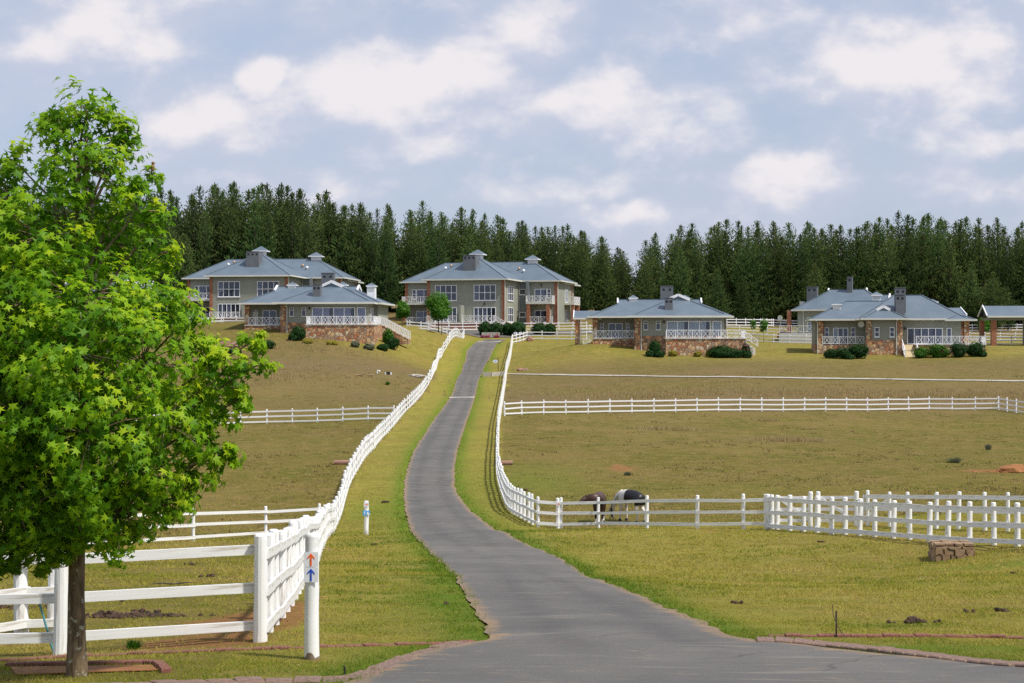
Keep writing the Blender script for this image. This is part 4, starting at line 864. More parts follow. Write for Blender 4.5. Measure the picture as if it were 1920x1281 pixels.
    # front terrace
    H.box('terrace', 'brick_red', .6, 12.6, -2.4, -.07, bot, -.03); H.box('coping', 'gutter', .5, 12.7, -2.5, -.065, -.03, .05); H.rail((.7, -2.35, .05), (5.9, -2.35, .05), 4); H.rail((6.9, -2.35, .05), (12.4, -2.35, .05), 4); H.rail((12.45, -2.3, .05), (14.6, -2.3, -1.1), 2)
    H.box('screen_wall', 'plaster', 6.25, 6.6, -2.2, -.07, -.03, 2.9)
    H.pipe([(13.75, -.55, E - .05), (13.72, -.15, E - .6), (13.72, -.15, -1.5)]); H.pipe([(20.75, 9.2, E - .05), (20.56, 9.45, E - .6), (20.56, 9.45, -1.5)])
    return H
house_big('grey two storey house with cupolas at the head of the road', ((801.25 - CX) / F * 263, 263, 3.2), 15)
house_big('grey two storey house farther left, behind the stone terraced cottage', ((393.75 - CX) / F * 263, 263, 3.85), 7)

def house_small(label, loc, th, porch=True, stairs='right', drop=-2.6, hidden=False):
    H = House('cottage', label, loc, th, 'grey single storey cottages'); E = 2.98; S = 'field_stone'; DR = 14.4 if porch else 13.1
    H.box('wall', 'plaster', 0, 11.8, 0, 8.5, .35, E, label='grey green front room'); H.box('base', S, -.05, 11.85, -.05, 8.4, drop, .35)
    H.box('wall', 'plaster', -5.6, 12.4, 4.2, 12.2, .0, E - .01); H.box('base', S, -5.65, 12.45, 4.15, 12.25, drop, .0)
    H.hip(-5.6, 12.4, 2.6, 12.2, E, .44, f=.72, along='u'); r = H.hip(0, 11.8, 0, 9.0, E, .44, f=.76, along='v')
    # raised skirt over the front eave
    mb = MB(); mb.add([(-.9, -1.15, E + .02), (12.7, -1.15, E + .02), (12.0, .35, E + .42), (-.2, .35, E + .42)], [(0, 1, 2, 3)]); mb.add([(-.9, -1.15, E - .01), (12.7, -1.15, E - .01), (12.0, .35, E + .36), (-.2, .35, E + .36)], [(3, 2, 1, 0)]); sk = mb.build('skirt_roof', 'roof_metal', H.root)
    mb = MB(); mb.box((-1.0, -1.32, E - .20), (12.85, -1.155, E + .06)); mb.build('gutter', 'gutter', sk)
    H.chimney(4.0, 5.05, 1.2, 2.3, E + .3, 5.45, 2); H.chimney(3.6, 5.35, 8.6, 9.6, E + 1.5, 7.3, 2)
    H.cupola(-.2, 7.4, 4.75, 1.1, 1.35, .75, .42); H.cupola(6.6 + .3, 7.4, 4.75, 1.1, 1.35, .75, .42)
    H.cupola(10.9, 7.4, 4.6, 1.1, 1.35, .75, .42) if not porch else None
    # stone pillars, downpipes
    H.pier(S, -.1, .68, -.12, .6, drop, E - .02); H.pipe([(.85, -1.1, E - .05), (.8, -.14, E - .4), (.8, -.14, drop + .3)]); H.pier(S, -5.75, -5.05, 2.7, 3.3, drop, E - .02)
    # front windows
    for u in (1.1, 2.75): H.win(u, u + .62, 1.15, 2.36, 0, 1, 2, cur=(1, 1), fr=.08, frac=[1.15, 2.0, 2.36], white='gutter')
    H.win(4.2, 10.0, .04, 2.34, 0, 4, 1, name='glass_door', cur=(0, 1), curt='curtain_mauve' if not porch else 'curtain_pale', fr=.07); H.win(10.28, 11.45, .04, 2.34, 0, 1, 1, name='glass_door', cur=(0, 1), curt='curtain_mauve' if not porch else 'curtain_pale', fr=.07)
    H.win(1.6, 3.6, .04, 2.3, 11.8, 2, 1, 'right', name='glass_door', cur=(0, 1), curt='curtain_pale'); H.lamp(3.85, 0, 2.2)
    # deck
    H.box('deck_wall', S, 4.0, DR, -3.0, -.06, drop, -.05); H.box('deck_wall', S, 11.86, DR, -.06, 5.0, drop, -.052); H.box('coping', 'gutter', 3.9, DR + .1, -3.1, -.07, -.05, .05)
    H.rail((4.1, -2.9, .05), (DR - .1, -2.9, .05), 9); H.rail((4.1, -2.8, .05), (4.1, -.2, .05), 2); H.rail((DR - .1, -2.8, .05), (DR - .1, 3.0, .05), 5)
    # recessed veranda on the left
    H.win(-3.6, -1.65, .03, 2.1, 4.2, 2, 1, name='glass_door', cur=(1, 1)); H.win(-4.7, -4.25, .9, 2.1, 4.2, 1, 2, cur=(1, 1), fr=.07); H.win(-1.2, -.75, .9, 2.1, 4.2, 1, 2, cur=(1, 1), fr=.07)
    H.box('veranda', S, -5.7, -.1, 2.6, 4.16, drop, -.06); H.box('coping', 'gutter', -5.75, -.11, 2.5, 4.14, -.06, .02); H.rail((-5.2, 2.65, .02), (-.2, 2.65, .02), 5)
    if porch:
        H.box('wall', 'plaster', -8.0, -7.6, 5.0, 8.0, drop, E - .6); mb = MB(); e = E - .2; mb.add([(-8.3, 3.2, e), (-4.6, 3.2, e), (-4.6, 5.6, e + 1.05), (-8.3, 5.6, e + 1.05), (-4.6, 8, e), (-8.3, 8, e)], [(0, 1, 2, 3), (3, 2, 4, 5), (0, 3, 5), (1, 4, 2), (5, 4, 1, 0)]); pr = mb.build('porch_roof', 'roof_metal', H.root, fixn=True)
        mb = MB(); mb.box((-8.45, 3.04, e - .18), (-4.5, 3.19, e + .05)); mb.build('gutter', 'gutter', pr); mb = MB(); mb.beam((-8.35, 3.2, e + .04), (-8.35, 5.6, e + 1.09), .12, .2); mb.beam((-8.35, 8, e + .04), (-8.35, 5.6, e + 1.09), .12, .2); mb.build('gablet_trim', 'far_white', pr)
        H.pier(S, -8.15, -7.5, 3.3, 3.95, drop, E - .38); H.pipe([(-7.35, 3.15, E - .3), (-7.35, 3.2, -1.2)])
        H.rail((-7.0, 2.7, -1.05), (-5.3, 2.7, .02), 2, h=.95)
        for k in range(4): H.box('step', S, -6.9 + k * .42, -5.72, 2.75, 4.1, drop, -.85 + k * .2)
        # right steps
        for k in range(4): H.box('step', 'gutter', 14.42, 15.9 - k * .36, -.6, 1.0, drop, -1.2 + k * .28)
        H.rail((14.5, -.65, .0), (16.2, -.65, -1.15), 2, h=.95)
    else:
        # long stair running back to the right
        n = 10
        for k in range(n): H.box('step', S, DR + .02 + k * .36, DR + .38 + k * .36, 3.0, 4.6, drop, -.15 - k * .19)
        H.rail((DR, 2.95, .0), (DR + 3.6, 2.95, -1.9), 5); H.rail((DR, 4.65, .0), (DR + 3.6, 4.65, -1.9), 5)
        H.box('side_panel', 'gutter', -4.95, -4.2, 4.08, 4.19, .05, 1.9)
    return H
house_small('stone based cottage with a long deck right of the road', ((1191 - CX) / F * 207, 207, .4), 4, True)
house_small('stone based cottage on the left knoll, stairs down toward the road', ((527.5 - CX) / F * 207, 207, 2.2), 5, False)
house_small('cottage mostly hidden behind the big leafy tree', ((118 - CX) / F * 236, 236, 4.0), 6, False)

def house_right():
    H = House('cottage', 'right hand cottage with a ramp between white rails', ((1625.3 - CX) / F * 205, 205, -.4), 8, 'grey single storey cottages'); E = 3.42; S = 'field_stone'; dr = -2.6
    H.box('wall', 'plaster', 0, 4.6, 0, 7, .6, E); H.box('base', S, -.06, 4.66, -.06, 6.9, dr, .6)
    H.box('wall', 'plaster', 4.6, 12.4, 1.8, 10.5, 0, E - .02); H.box('base', S, 4.6, 12.46, 1.74, 10.4, dr, -.0)
    H.box('wall', 'plaster', -6.6, 4.6, 3.0, 11.0, 0, E - .03); H.box('base', S, -6.66, 4.6, 2.94, 10.9, dr, .0)
    H.hip(-.4, 12.4, 1.8, 11.0, E, .62, along='u'); H.hip(-6.6, 8.0, 2.4, 11.2, E - .05, .50, along='u'); H.hip(0, 4.6, 0, 8.0, E, .52, f=.70, along='v')
    H.hip(11.0, 13.4, 1.2, 8.5, E - .15, .40, along='v')
    # right porch
    mb = MB(); e = E + .55; mb.add([(8.8, 9.0, e), (14.2, 9.0, e), (13.6, 11, e + 1.1), (8.8, 11, e + 1.1), (14.2, 13, e), (8.8, 13, e)], [(0, 1, 2, 3), (3, 2, 4, 5), (1, 4, 2), (0, 3, 5), (5, 4, 1, 0)]); pr = mb.build('porch_roof', 'roof_metal', H.root, fixn=True); mb = MB(); mb.beam((14.2, 9.0, e + .05), (13.6, 11, e + 1.15), .12, .2); mb.box((8.8, 8.85, e - .2), (14.2, 8.99, e + .02)); mb.build('gablet_trim', 'far_white', pr)
    H.pier(S, 12.8, 13.5, 2.2, 2.9, dr, E - .1); H.pier('brick_red', 13.2, 13.9, 9.3, 10, dr, e - .2)
    H.chimney(3.85, 5.0, 1.0, 2.1, E + .2, 6.6, 2); H.chimney(3.9, 5.3, 2.4, 3.4, E + .6, 7.55, 2)
    H.cupola(-3.6, 5.0, 4.55, 1.05, 1.4, .8, .1); H.cupola(9.2, 6.0, 5.0, 1.15, 1.5, .65, .35); H.cupola(2.2, 10.5, 6.2, 1.1, 1.5, .55, .45)
    for u in (-.05, 3.95): H.pier(S, u, u + .66, -.12, .5, dr, E - .04)
    for u in (1.0, 2.95): H.win(u, u + .62, 1.0, 2.3, 0, 1, 2, cur=(1, 1), fr=.08)
    H.pipe([(3.85, -.9, E - .1), (3.83, -.16, E - .5), (3.83, -.16, dr + .4)])
    H.pier(S, -6.2, -5.55, 2.2, 2.9, dr, E - .06); H.pipe([(-6.6, 2.2, E - .1), (-6.3, 2.15, E - .5), (-6.3, 2.15, dr + .4)])
    H.win(-5.3, -4.75, 1.0, 2.3, 3.0, 1, 2, cur=(1, 1), fr=.07); H.win(-4.2, -2.2, .05, 2.25, 3.0, 3, 1, name='glass_door', cur=(0, .3), curt='curtain_pale'); H.win(-1.85, -1.25, 1.0, 2.3, 3.0, 1, 2, cur=(1, 1), fr=.07)
    H.box('veranda', S, -6.3, -.1, 2.1, 2.93, dr, -.05); H.rail((-5.6, 2.15, .0), (-.2, 2.15, .0), 5); H.dish(-.6, 1.9, 2.7)
    H.win(5.4, 10.0, .04, 2.2, 1.8, 5, 1, name='glass_door', cur=(.2, 1)); H.win(10.5, 11.15, .04, 2.2, 1.8, 1, 1, name='glass_door', cur=(0, 1)); H.lamp(5.1, 1.8, 2.1)
    H.box('deck_wall', S, 6.2, 15.0, -1.6, 1.7, dr, -.05); H.box('coping', 'gutter', 6.1, 15.1, -1.7, 1.7, -.05, .03); H.rail((6.2, -1.55, .03), (15.0, -1.55, .03), 8); H.rail((15.0, -1.5, .03), (15.0, 1.6, .03), 2)
    # ramp with rails
    mb = MB(); mb.add([(4.6, -3.6, -1.75), (6.2, -3.6, -1.75), (6.1, .9, -.02), (4.7, .9, -.02), (4.6, -3.6, -2.6), (6.2, -3.6, -2.6), (6.1, .9, -2.6), (4.7, .9, -2.6)], [(0, 1, 2, 3), (4, 5, 1, 0), (5, 6, 2, 1), (7, 4, 0, 3), (6, 7, 3, 2)]); mb.build('ramp', 'ramp', H.root)
    H.rail((4.55, -3.6, -1.75), (4.55, .9, -.02), 3); H.rail((6.25, -3.6, -1.75), (6.25, -1.6, -.95), 2)
    return H
house_right()
def house_back():
    H = House('cottage', 'grey cottage half hidden behind the right hand cottage', ((1500 - CX) / F * 236, 238, 1.35), 20, 'grey single storey cottages'); E = 3.5; dr = -2.5
    H.box('wall', 'plaster', 0, 14, 0, 9, dr, E); H.hip(0, 14, 0, 9, E, .62, f=.92, along='u'); H.hip(7, 16, 3, 12, E - .2, .5, f=.7, along='u')
    H.chimney(1.0, 2.6, 2.4, 3.6, E + .4, 7.1, 2); H.chimney(7.0, 7.8, 3.6, 4.4, E + 2.0, 8.6, 1); H.box('vent_box', 'gutter', -.2, .5, 3.0, 3.8, E, 4.9)
    H.win(1.5, 4.8, .05, 2.4, 0, 2, 1, name='glass_door', cur=(0, 1), curt='curtain_pale', white='gutter'); H.pier('brick_red', -1.6, -1.0, -.2, .4, dr, E - .05); H.pipe([(.9, -.7, E - .1), (.9, -.1, E - .5), (.9, -.1, -1.2)])
    H.box('deck_wall', 'gutter', -2.4, 5, -2.6, -.05, dr, -.05); H.rail((-2.3, -2.5, 0), (5, -2.5, 0), 4); H.dish(-2.6, -.4, 2.3)
house_back()
def carport():
    root = House('carport', 'open carport with brick pillars at the right edge', ((1862 - CX) / F * 232, 232, -.1), 5); H = root; H.root['category'] = 'carport'; E = 3.9
    mb = MB(); mb.add([(-1.0, -.8, E), (16, -.8, E), (16, 2.4, E + 1.6), (-1.0, 2.4, E + 1.6), (16, 5.6, E), (-1.0, 5.6, E)], [(0, 1, 2, 3), (3, 2, 4, 5), (1, 4, 2)]); mb.add([(-1.0, -.8, E - .03), (16, -.8, E - .03), (16, 5.6, E - .03), (-1.0, 5.6, E - .03)], [(3, 2, 1, 0)]); r = mb.build('roof', 'roof_metal', H.root)
    mb = MB(); mb.beam((-1.05, -.85, E + .02), (-1.05, 2.4, E + 1.65), .14, .22); mb.beam((-1.05, 5.65, E + .02), (-1.05, 2.4, E + 1.65), .14, .22); mb.build('gablet_trim', 'far_white', r)
    mb = MB(); mb.box((-1, -.95, E - .22), (16, -.81, E + .04)); mb.build('gutter', 'gutter', r); H.box('beam', 'plaster', -.6, 16, -.3, .2, E - .62, E - .2); H.box('beam', 'plaster', -.6, -.1, .2, 5, E - .6, E - .2)
    mb = MB(); mb.add([(-.62, .2, E - .2), (-.62, 4.8, E - .2), (-.62, 2.4, E + 1.2)], [(0, 1, 2)]); mb.add([(-.58, .2, E - .2), (-.58, 4.8, E - .2), (-.58, 2.4, E + 1.2)], [(2, 1, 0)]); mb.build('gable', 'wood_dark', H.root)
    H.pier('brick_red', -.3, .45, -.35, .4, -2, E - .62); H.pier('brick_red', -1.0, -.35, 4.2, 4.9, -2, E - .6); H.box('wall', 'plaster', 5.5, 16, 1.5, 5, -2, E - .25); H.dish(5.2, 1.2, 2.7)
carport()

# ------------------------------------------------------------------ foliage helpers
pmat('shade_core', (.008, .020, .006), (.014, .032, .009), 6, 1.0, spec=0.0)
def rand_dirs(n, rng): v = rng.normal(size=(n, 3)); return v / np.linalg.norm(v, axis=1, keepdims=True)
def frames(nrm, rng, roll=None):
    """orthonormal frames from normals with random roll: returns (t, b, n)"""
    n = nrm / np.maximum(np.linalg.norm(nrm, axis=1, keepdims=True), 1e-9); a = rand_dirs(len(n), rng); t = np.cross(a, n); t /= np.maximum(np.linalg.norm(t, axis=1, keepdims=True), 1e-9); return t, np.cross(n, t), n
def stamp(tv, tf, pos, t, b, n, size):
    """copies of one template (k,3) at pos with frames -> V, F"""
    k = len(tv); V = pos[:, None] + size[:, None, None] * (tv[None, :, 0, None] * t[:, None] + tv[None, :, 1, None] * b[:, None] + tv[None, :, 2, None] * n[:, None])
    Fc = tf[None] + (np.arange(len(pos)) * k)[:, None, None]; return V.reshape(-1, 3), Fc.reshape(-1, tf.shape[1])
OVAL_V = np.array([(0, -.5, 0), (.28, -.05, .05), (0, .5, -.02), (-.28, -.05, .05)]); OVAL_F = np.array([(0, 1, 2, 3)])
def star_leaf():
    out = []
    for k in range(5):
        a = R(90 + (k - 2) * 58); L = (.40, .50, .56, .50, .40)[k]; out.append((L * math.cos(a), L * math.sin(a) * 1.0, -.10 * L))
        if k < 4: a2 = R(90 + (k - 1.5) * 58); out.append((.20 * math.cos(a2), .20 * math.sin(a2), .015))
    out.append((-.09, -.14, 0)); out.append((.09, -.14, 0)); V = np.array(out + [(0, .05, .04)]); n = len(out); order = list(range(9)) + [9, 10]
    return V, np.array([(n, order[i], order[(i + 1) % n]) for i in range(n)])
STAR_V, STAR_F = star_leaf()
def leaf_blob(name, mat, blobs, n, size, seed, parent, shell=.55, up=.35, core=None, tone=(0, 1), bottom=-.95):
    """leafy mass: blobs = [(centre, radii)] in parent space"""
    rng = np.random.default_rng(seed); vol = np.array([b[1][0] * b[1][2] for b in blobs]); cnt = np.maximum(8, (n * vol / vol.sum()).astype(int)); P, N, A = [], [], []
    for (c, r), m in zip(blobs, cnt):
        d = rand_dirs(m, rng); d[:, 2] = np.where(d[:, 2] < bottom, -d[:, 2] * .3, d[:, 2]); rad = shell + (1 - shell) * rng.random(m) ** .6; lump = 1 + .16 * np.sin(d[:, 0] * 5 + seed) * np.cos(d[:, 2] * 6 + d[:, 1] * 4)
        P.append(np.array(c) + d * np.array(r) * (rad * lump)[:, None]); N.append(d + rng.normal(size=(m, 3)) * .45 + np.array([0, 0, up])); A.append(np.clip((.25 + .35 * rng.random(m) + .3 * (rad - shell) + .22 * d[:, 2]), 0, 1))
    P = np.concatenate(P); t, b, nn = frames(np.concatenate(N), rng); V, Fc = stamp(OVAL_V, OVAL_F, P, t, b, nn, size * rng.uniform(.6, 1.3, len(P))); A = np.concatenate(A)
    o = npmesh(name, V, Fc, mat, parent, attr=np.repeat(np.clip(A * (tone[1] - tone[0]) + tone[0], 0, 1), 4))
    return o
def ico(mb, c, r, seed=0, rough=.12, sub=2):
    bm = bmesh.new(); bmesh.ops.create_icosphere(bm, subdivisions=sub, radius=1); rg = random.Random(seed); ph = [rg.uniform(0, 6) for _ in range(6)]
    for v in bm.verts:
        p = v.co; f = 1 + rough * (math.sin(p.x * 3 + ph[0]) * math.cos(p.y * 4 + ph[1]) + .6 * math.sin(p.z * 6 + ph[2] + p.x * 4) + rg.uniform(-.35, .35)); v.co = Vector((p.x * r[0] * f, p.y * r[1] * f, p.z * r[2] * f)) + Vector(c)
    bm.verts.index_update(); vs = [v.co.copy() for v in bm.verts]; fs = [tuple(v.index for v in f.verts) for f in bm.faces]; bm.free(); mb.add(vs, fs); return mb
def bush(label, p, rx, ry, rz, mat='topiary', n=900, size=.16, seed=1, cat='bush', group='garden bushes', name='bush', flower=None, lumps=0):
    root = empty(name, p); tag(root, label, cat, group); rg = random.Random(seed)
    bl = [((0, 0, rz * .92), (rx, ry, rz))]
    for k in range(lumps): a = rg.uniform(0, 6.28); bl.append(((rx * .6 * math.cos(a), ry * .6 * math.sin(a), rz * rg.uniform(.6, 1.3)), (rx * .55, ry * .55, rz * .55)))
    mb = MB()
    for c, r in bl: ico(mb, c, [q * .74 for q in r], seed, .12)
    mb.build('dark_core', 'shade_core', root, smooth=True)  # solid core, the shade inside the bush put into its dark colour
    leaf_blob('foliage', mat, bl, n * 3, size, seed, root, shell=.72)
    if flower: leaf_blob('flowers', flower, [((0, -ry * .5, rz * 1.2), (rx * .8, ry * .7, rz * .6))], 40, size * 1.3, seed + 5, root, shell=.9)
    return root

# ------------------------------------------------------------------ big sweetgum in the foreground
def sweetgum():
    base = G(145, 1268); D = base.y + .02; s = D / F; root = empty('leafy_tree', base); tag(root, 'tall bright green star leaved tree in the left foreground', 'tree')
    def W(px, py, dy=0.0): return Vector(((px - 145) * s, dy, -(py - 1268) * s))
    rng = np.random.default_rng(5); rg = random.Random(5)
    mb = MB(); tr = [(145, 1290), (144, 1266), (143, 1200), (142, 1120), (144, 1040), (146, 940), (150, 820), (152, 700), (155, 560), (157, 430), (160, 320), (163, 220)]
    mb.tube([W(*p) + Vector((0, rg.uniform(-.02, .02), 0)) for p in tr], [.122, .115, .096, .086, .082, .076, .068, .058, .048, .036, .024, .01], 18)
    mb.build('trunk', 'bark', root, smooth=True)
    blobs = [(165, 205, 62, 0), (130, 250, 62, 0), (205, 265, 68, .1), (240, 250, 26, 0), (100, 210, 30, .1), (170, 320, 85, -.2), (95, 330, 45, .1), (20, 300, 40, .1), (25, 380, 80, -.1), (-30, 420, 95, .2), (275, 345, 30, 0), (262, 400, 55, -.1), (290, 405, 34, .2),
             (100, 450, 110, -.45), (190, 450, 90, .35), (60, 520, 130, .3), (180, 560, 125, -.75), (290, 480, 42, .1), (295, 590, 75, -.25), (340, 600, 48, .15), (60, 640, 150, -.85), (200, 660, 130, -1.15), (290, 680, 105, -.55), (355, 660, 52, .1), (-60, 560, 150, .0), (-70, 720, 160, -.4), (120, 600, 130, 1.0), (230, 560, 90, .9),
             (425, 700, 60, -.1), (470, 690, 38, .05), (475, 640, 24, 0), (450, 745, 30, .1), (385, 745, 70, .2), (330, 790, 90, -.5), (400, 800, 38, 0), (225, 800, 130, -1.15), (110, 780, 150, -1.05), (0, 800, 150, -.7), (290, 880, 85, -.5), (395, 860, 42, .1), (350, 890, 50, .1), (415, 845, 22, 0), (180, 900, 110, -.9), (60, 900, 130, -.8), (-70, 880, 140, -.2),
             (150, 760, 140, 1.1), (300, 780, 90, .8), (0, 700, 150, 1.1), (60, 990, 85, -.5), (150, 985, 75, -.5), (230, 965, 75, -.4), (310, 945, 55, -.1), (340, 930, 28, .1), (20, 1020, 60, -.2), (-60, 990, 90, 0), (180, 950, 110, .7), (40, 930, 120, .9), (110, 1030, 35, -.2), (230, 1005, 34, -.1), (40, 1060, 26, -.1), (90, 1065, 20, 0)]
    tw = MB(); Cs, Ns, Rs, Ks = [], [], [], []
    for (bx, by, br, dy) in blobs:
        c = W(bx, by, dy); r = br * s; tz = max(1.35, min(6.0, c.z - .9 - .35 * abs(c.x))); start = Vector((0.0, 0, tz)); mid = start.lerp(c, .55) + Vector((rg.uniform(-.1, .1), rg.uniform(-.1, .1), .12)); tw.tube([start, mid, c], [.022, .014, .007], 6, cap=False)
        m = max(4, int(13 * (r / .45) ** 2)); d = rand_dirs(m, rng)
        for k in range(m):
            q = Vector(d[k]) * (r * rg.uniform(.72, .98)); e = c + q; Cs.append(e); Ns.append(Vector(d[k])); Rs.append(min(r * .6, rg.uniform(.15, .25))); Ks.append(br)
            if rg.random() < .7: tw.tube([c, c.lerp(e, .6) + Vector((0, 0, .03)), e], [.008, .006, .003], 4, cap=False)
    tag(tw.build('branches', 'bark', root), kind='stuff')
    P, N, A, Sz = [], [], [], []
    ctr = np.array(W(120, 700))
    for c, dn, r, br in zip(Cs, Ns, Rs, Ks):
        m = int(rng.integers(20, 34)); d = rand_dirs(m, rng); pp = np.array(c) + d * (r * rng.random((m, 1)) ** .4) * np.array([1, 1, .8]); out = np.array(c) - ctr; out /= np.linalg.norm(out) + 1e-6
        P.append(pp); N.append(d * .5 + np.array(dn) * .55 + out * .35 + np.array([0, -.15, .42]) + rng.normal(size=(m, 3)) * .35)
        tip_sun = np.clip(.02 + .55 * (dn.z * .5 + .5) + .22 * (dn.x * .5 + .5), 0, 1) * (.82 if br > 70 else 1.1); hi = rng.random() ** 1.3 * .42 + .08  # young boughs yellower; sunlight on top and right put into the leaf tone
        A.append(np.clip(tip_sun * .72 + hi * .8 - .06 + rng.normal(size=m) * .13 + .12 * d[:, 2], 0, 1)); Sz.append(rng.uniform(.075, .145, m))
    for (bx, by, br, dy) in blobs:          # inner leaves of each bough, crown shade put into their darker tone
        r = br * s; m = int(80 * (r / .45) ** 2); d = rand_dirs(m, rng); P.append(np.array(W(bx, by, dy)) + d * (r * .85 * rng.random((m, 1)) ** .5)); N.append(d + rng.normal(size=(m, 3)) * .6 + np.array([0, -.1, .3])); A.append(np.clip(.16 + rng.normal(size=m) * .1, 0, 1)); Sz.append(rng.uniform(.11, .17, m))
    P = np.concatenate(P); N = np.concatenate(N); A = np.concatenate(A); Sz = np.concatenate(Sz); keep = P[:, 2] > 1.05; P, N, A, Sz = P[keep], N[keep], A[keep], Sz[keep]
    t, b, n = frames(N, rng)
    # the 300 leaves that show largest toward the camera are parts of their own
    front = P[:, 1] + np.where((P[:, 0] < -1.0) | (n[:, 1] > -.2), 9, 0); cell = np.floor(P[:, 0] / .24).astype(int) * 1000 + np.floor(P[:, 2] / .24).astype(int); od = np.argsort(front); _, fi = np.unique(cell[od], return_index=True); cand = od[fi]; cand = cand[front[cand] < 5]; big = rng.permutation(cand)[:300]; rest = np.setdiff1d(np.arange(len(P)), big)
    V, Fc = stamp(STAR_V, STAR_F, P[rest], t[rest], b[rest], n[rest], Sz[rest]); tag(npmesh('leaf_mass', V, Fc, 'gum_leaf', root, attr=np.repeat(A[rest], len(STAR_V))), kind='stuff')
    lm = []
    for k in range(6):
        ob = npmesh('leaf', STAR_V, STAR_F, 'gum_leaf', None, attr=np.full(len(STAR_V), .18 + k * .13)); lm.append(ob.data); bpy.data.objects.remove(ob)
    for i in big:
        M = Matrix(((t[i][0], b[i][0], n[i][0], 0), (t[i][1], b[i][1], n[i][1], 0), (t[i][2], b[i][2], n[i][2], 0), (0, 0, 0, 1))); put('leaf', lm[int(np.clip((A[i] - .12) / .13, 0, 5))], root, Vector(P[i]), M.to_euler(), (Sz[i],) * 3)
    print('gum leaves', len(P))
    # bird on the upper right twig
    p = base + W(286, 322, 0); br = empty('bird', p); tag(br, 'small brown bird perched on a right hand twig of the tree', 'bird')
    mb = MB(); ico(mb, (0, 0, .035), (.024, .030, .040), 2, .02); ico(mb, (.006, -.006, .083), (.018, .019, .018), 3, .02); mb.build('body', 'bird_brown', br, smooth=True)
    mb = MB(); mb.tube([(.018, -.010, .084), (.038, -.014, .081)], [.005, .001], 6); mb.build('beak', 'bird_dark', br); mb = MB(); mb.tube([(-.008, .01, .01), (-.022, .02, -.045)], [.010, .007], 6); mb.build('tail', 'bird_dark', br)
    for sx in (-.008, .010): mb = MB(); mb.tube([(sx, 0, .005), (sx, 0, -.03)], .002, 5); mb.build('leg', 'bird_dark', br)
    tg = MB(); tg.tube([base + W(262, 372), base + W(276, 345), p + Vector((0, 0, -.028)), p + Vector((.04, 0, -.0))], [.006, .005, .004, .002], 5); tg.v = [tuple(Vector(q) - base) for q in tg.v]; tg.build('perch_twig', 'bark', root)
sweetgum()

# ------------------------------------------------------------------ pine wood
def pine_meshes(seed, Hh, wide, dens=1.0):
    rng = np.random.default_rng(seed); rg = random.Random(seed); P, Dv, A, Sz = [], [], [], []; z = Hh * .06; tw = MB()
    tw.tube([(0, 0, -1), (0, 0, Hh * .3), (rg.uniform(-.1, .1), rg.uniform(-.1, .1), Hh * .7), (0, 0, Hh * .99)], [.28, .22, .12, .02], 7)
    while z < Hh * .985:
        f = z / Hh; L = wide * min(1.0, (1 - f) * 1.75) ** .85 * (.80 + .20 * math.sin(f * 9 + seed)) + .14; nb = 6 if f < .85 else 4; a0 = rg.uniform(0, 6.28)
        for k in range(nb):
            a = a0 + k * 6.283 / nb + rg.uniform(-.35, .35); l = L * rg.uniform(.62, 1.18); rise = .25 + .45 * f + rg.uniform(-.1, .15); m = max(3, int(l * 4.4 * dens)); t = np.linspace(.22, 1, m) + rng.normal(size=m) * .03
            lat = rng.normal(size=m) * .16 * l * t; x = np.cos(a) * l * t - np.sin(a) * lat; y = np.sin(a) * l * t + np.cos(a) * lat; zz = z + l * t * rise * (.55 + .6 * t) + rng.normal(size=m) * .10
            P.append(np.stack([x, y, zz], 1)); dv = np.stack([np.cos(a) * .55 + rng.normal(size=m) * .35, np.sin(a) * .55 + rng.normal(size=m) * .35, .75 + rng.random(m) * .6], 1); Dv.append(dv)
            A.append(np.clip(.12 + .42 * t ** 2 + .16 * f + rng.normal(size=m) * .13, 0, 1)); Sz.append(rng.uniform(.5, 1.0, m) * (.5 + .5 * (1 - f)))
            if f < .55 and rg.random() < .25: tw.tube([(0, 0, z), (np.cos(a) * l * .8, np.sin(a) * l * .8, z + l * .8 * rise)], [.05, .015], 4, cap=False)
        z += rg.uniform(.34, .56) * (1.0 if f < .9 else .7)
    P.append(np.stack([rng.normal(size=14) * .06, rng.normal(size=14) * .06, np.linspace(Hh * .93, Hh * 1.0, 14)], 1)); Dv.append(np.stack([rng.normal(size=14) * .3, rng.normal(size=14) * .3, np.ones(14)], 1)); A.append(np.full(14, .6)); Sz.append(np.full(14, .5))
    P = np.concatenate(P); Dv = np.concatenate(Dv); A = np.concatenate(A); Sz = np.concatenate(Sz); Dv /= np.linalg.norm(Dv, axis=1, keepdims=True)
    # each tuft: three narrow spikes
    tv = np.array([(-.19, 0, 0), (.19, 0, 0), (.02, 0, 1), (0, -.19, .05), (0, .19, .05), (.20, .04, .9), (-.13, .13, 0), (.13, -.13, 0), (-.22, -.18, .8)]); tf = np.array([(0, 1, 2), (3, 4, 5), (6, 7, 8)])
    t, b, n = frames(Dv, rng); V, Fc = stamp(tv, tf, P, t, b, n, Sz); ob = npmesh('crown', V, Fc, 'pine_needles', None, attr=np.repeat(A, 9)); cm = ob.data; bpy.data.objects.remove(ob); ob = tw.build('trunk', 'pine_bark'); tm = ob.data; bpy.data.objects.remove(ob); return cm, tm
PINES = [pine_meshes(31 + k, 22.0, (4.2, 4.6, 3.7, 4.9, 4.3, 3.5, 4.5)[k]) for k in range(7)]
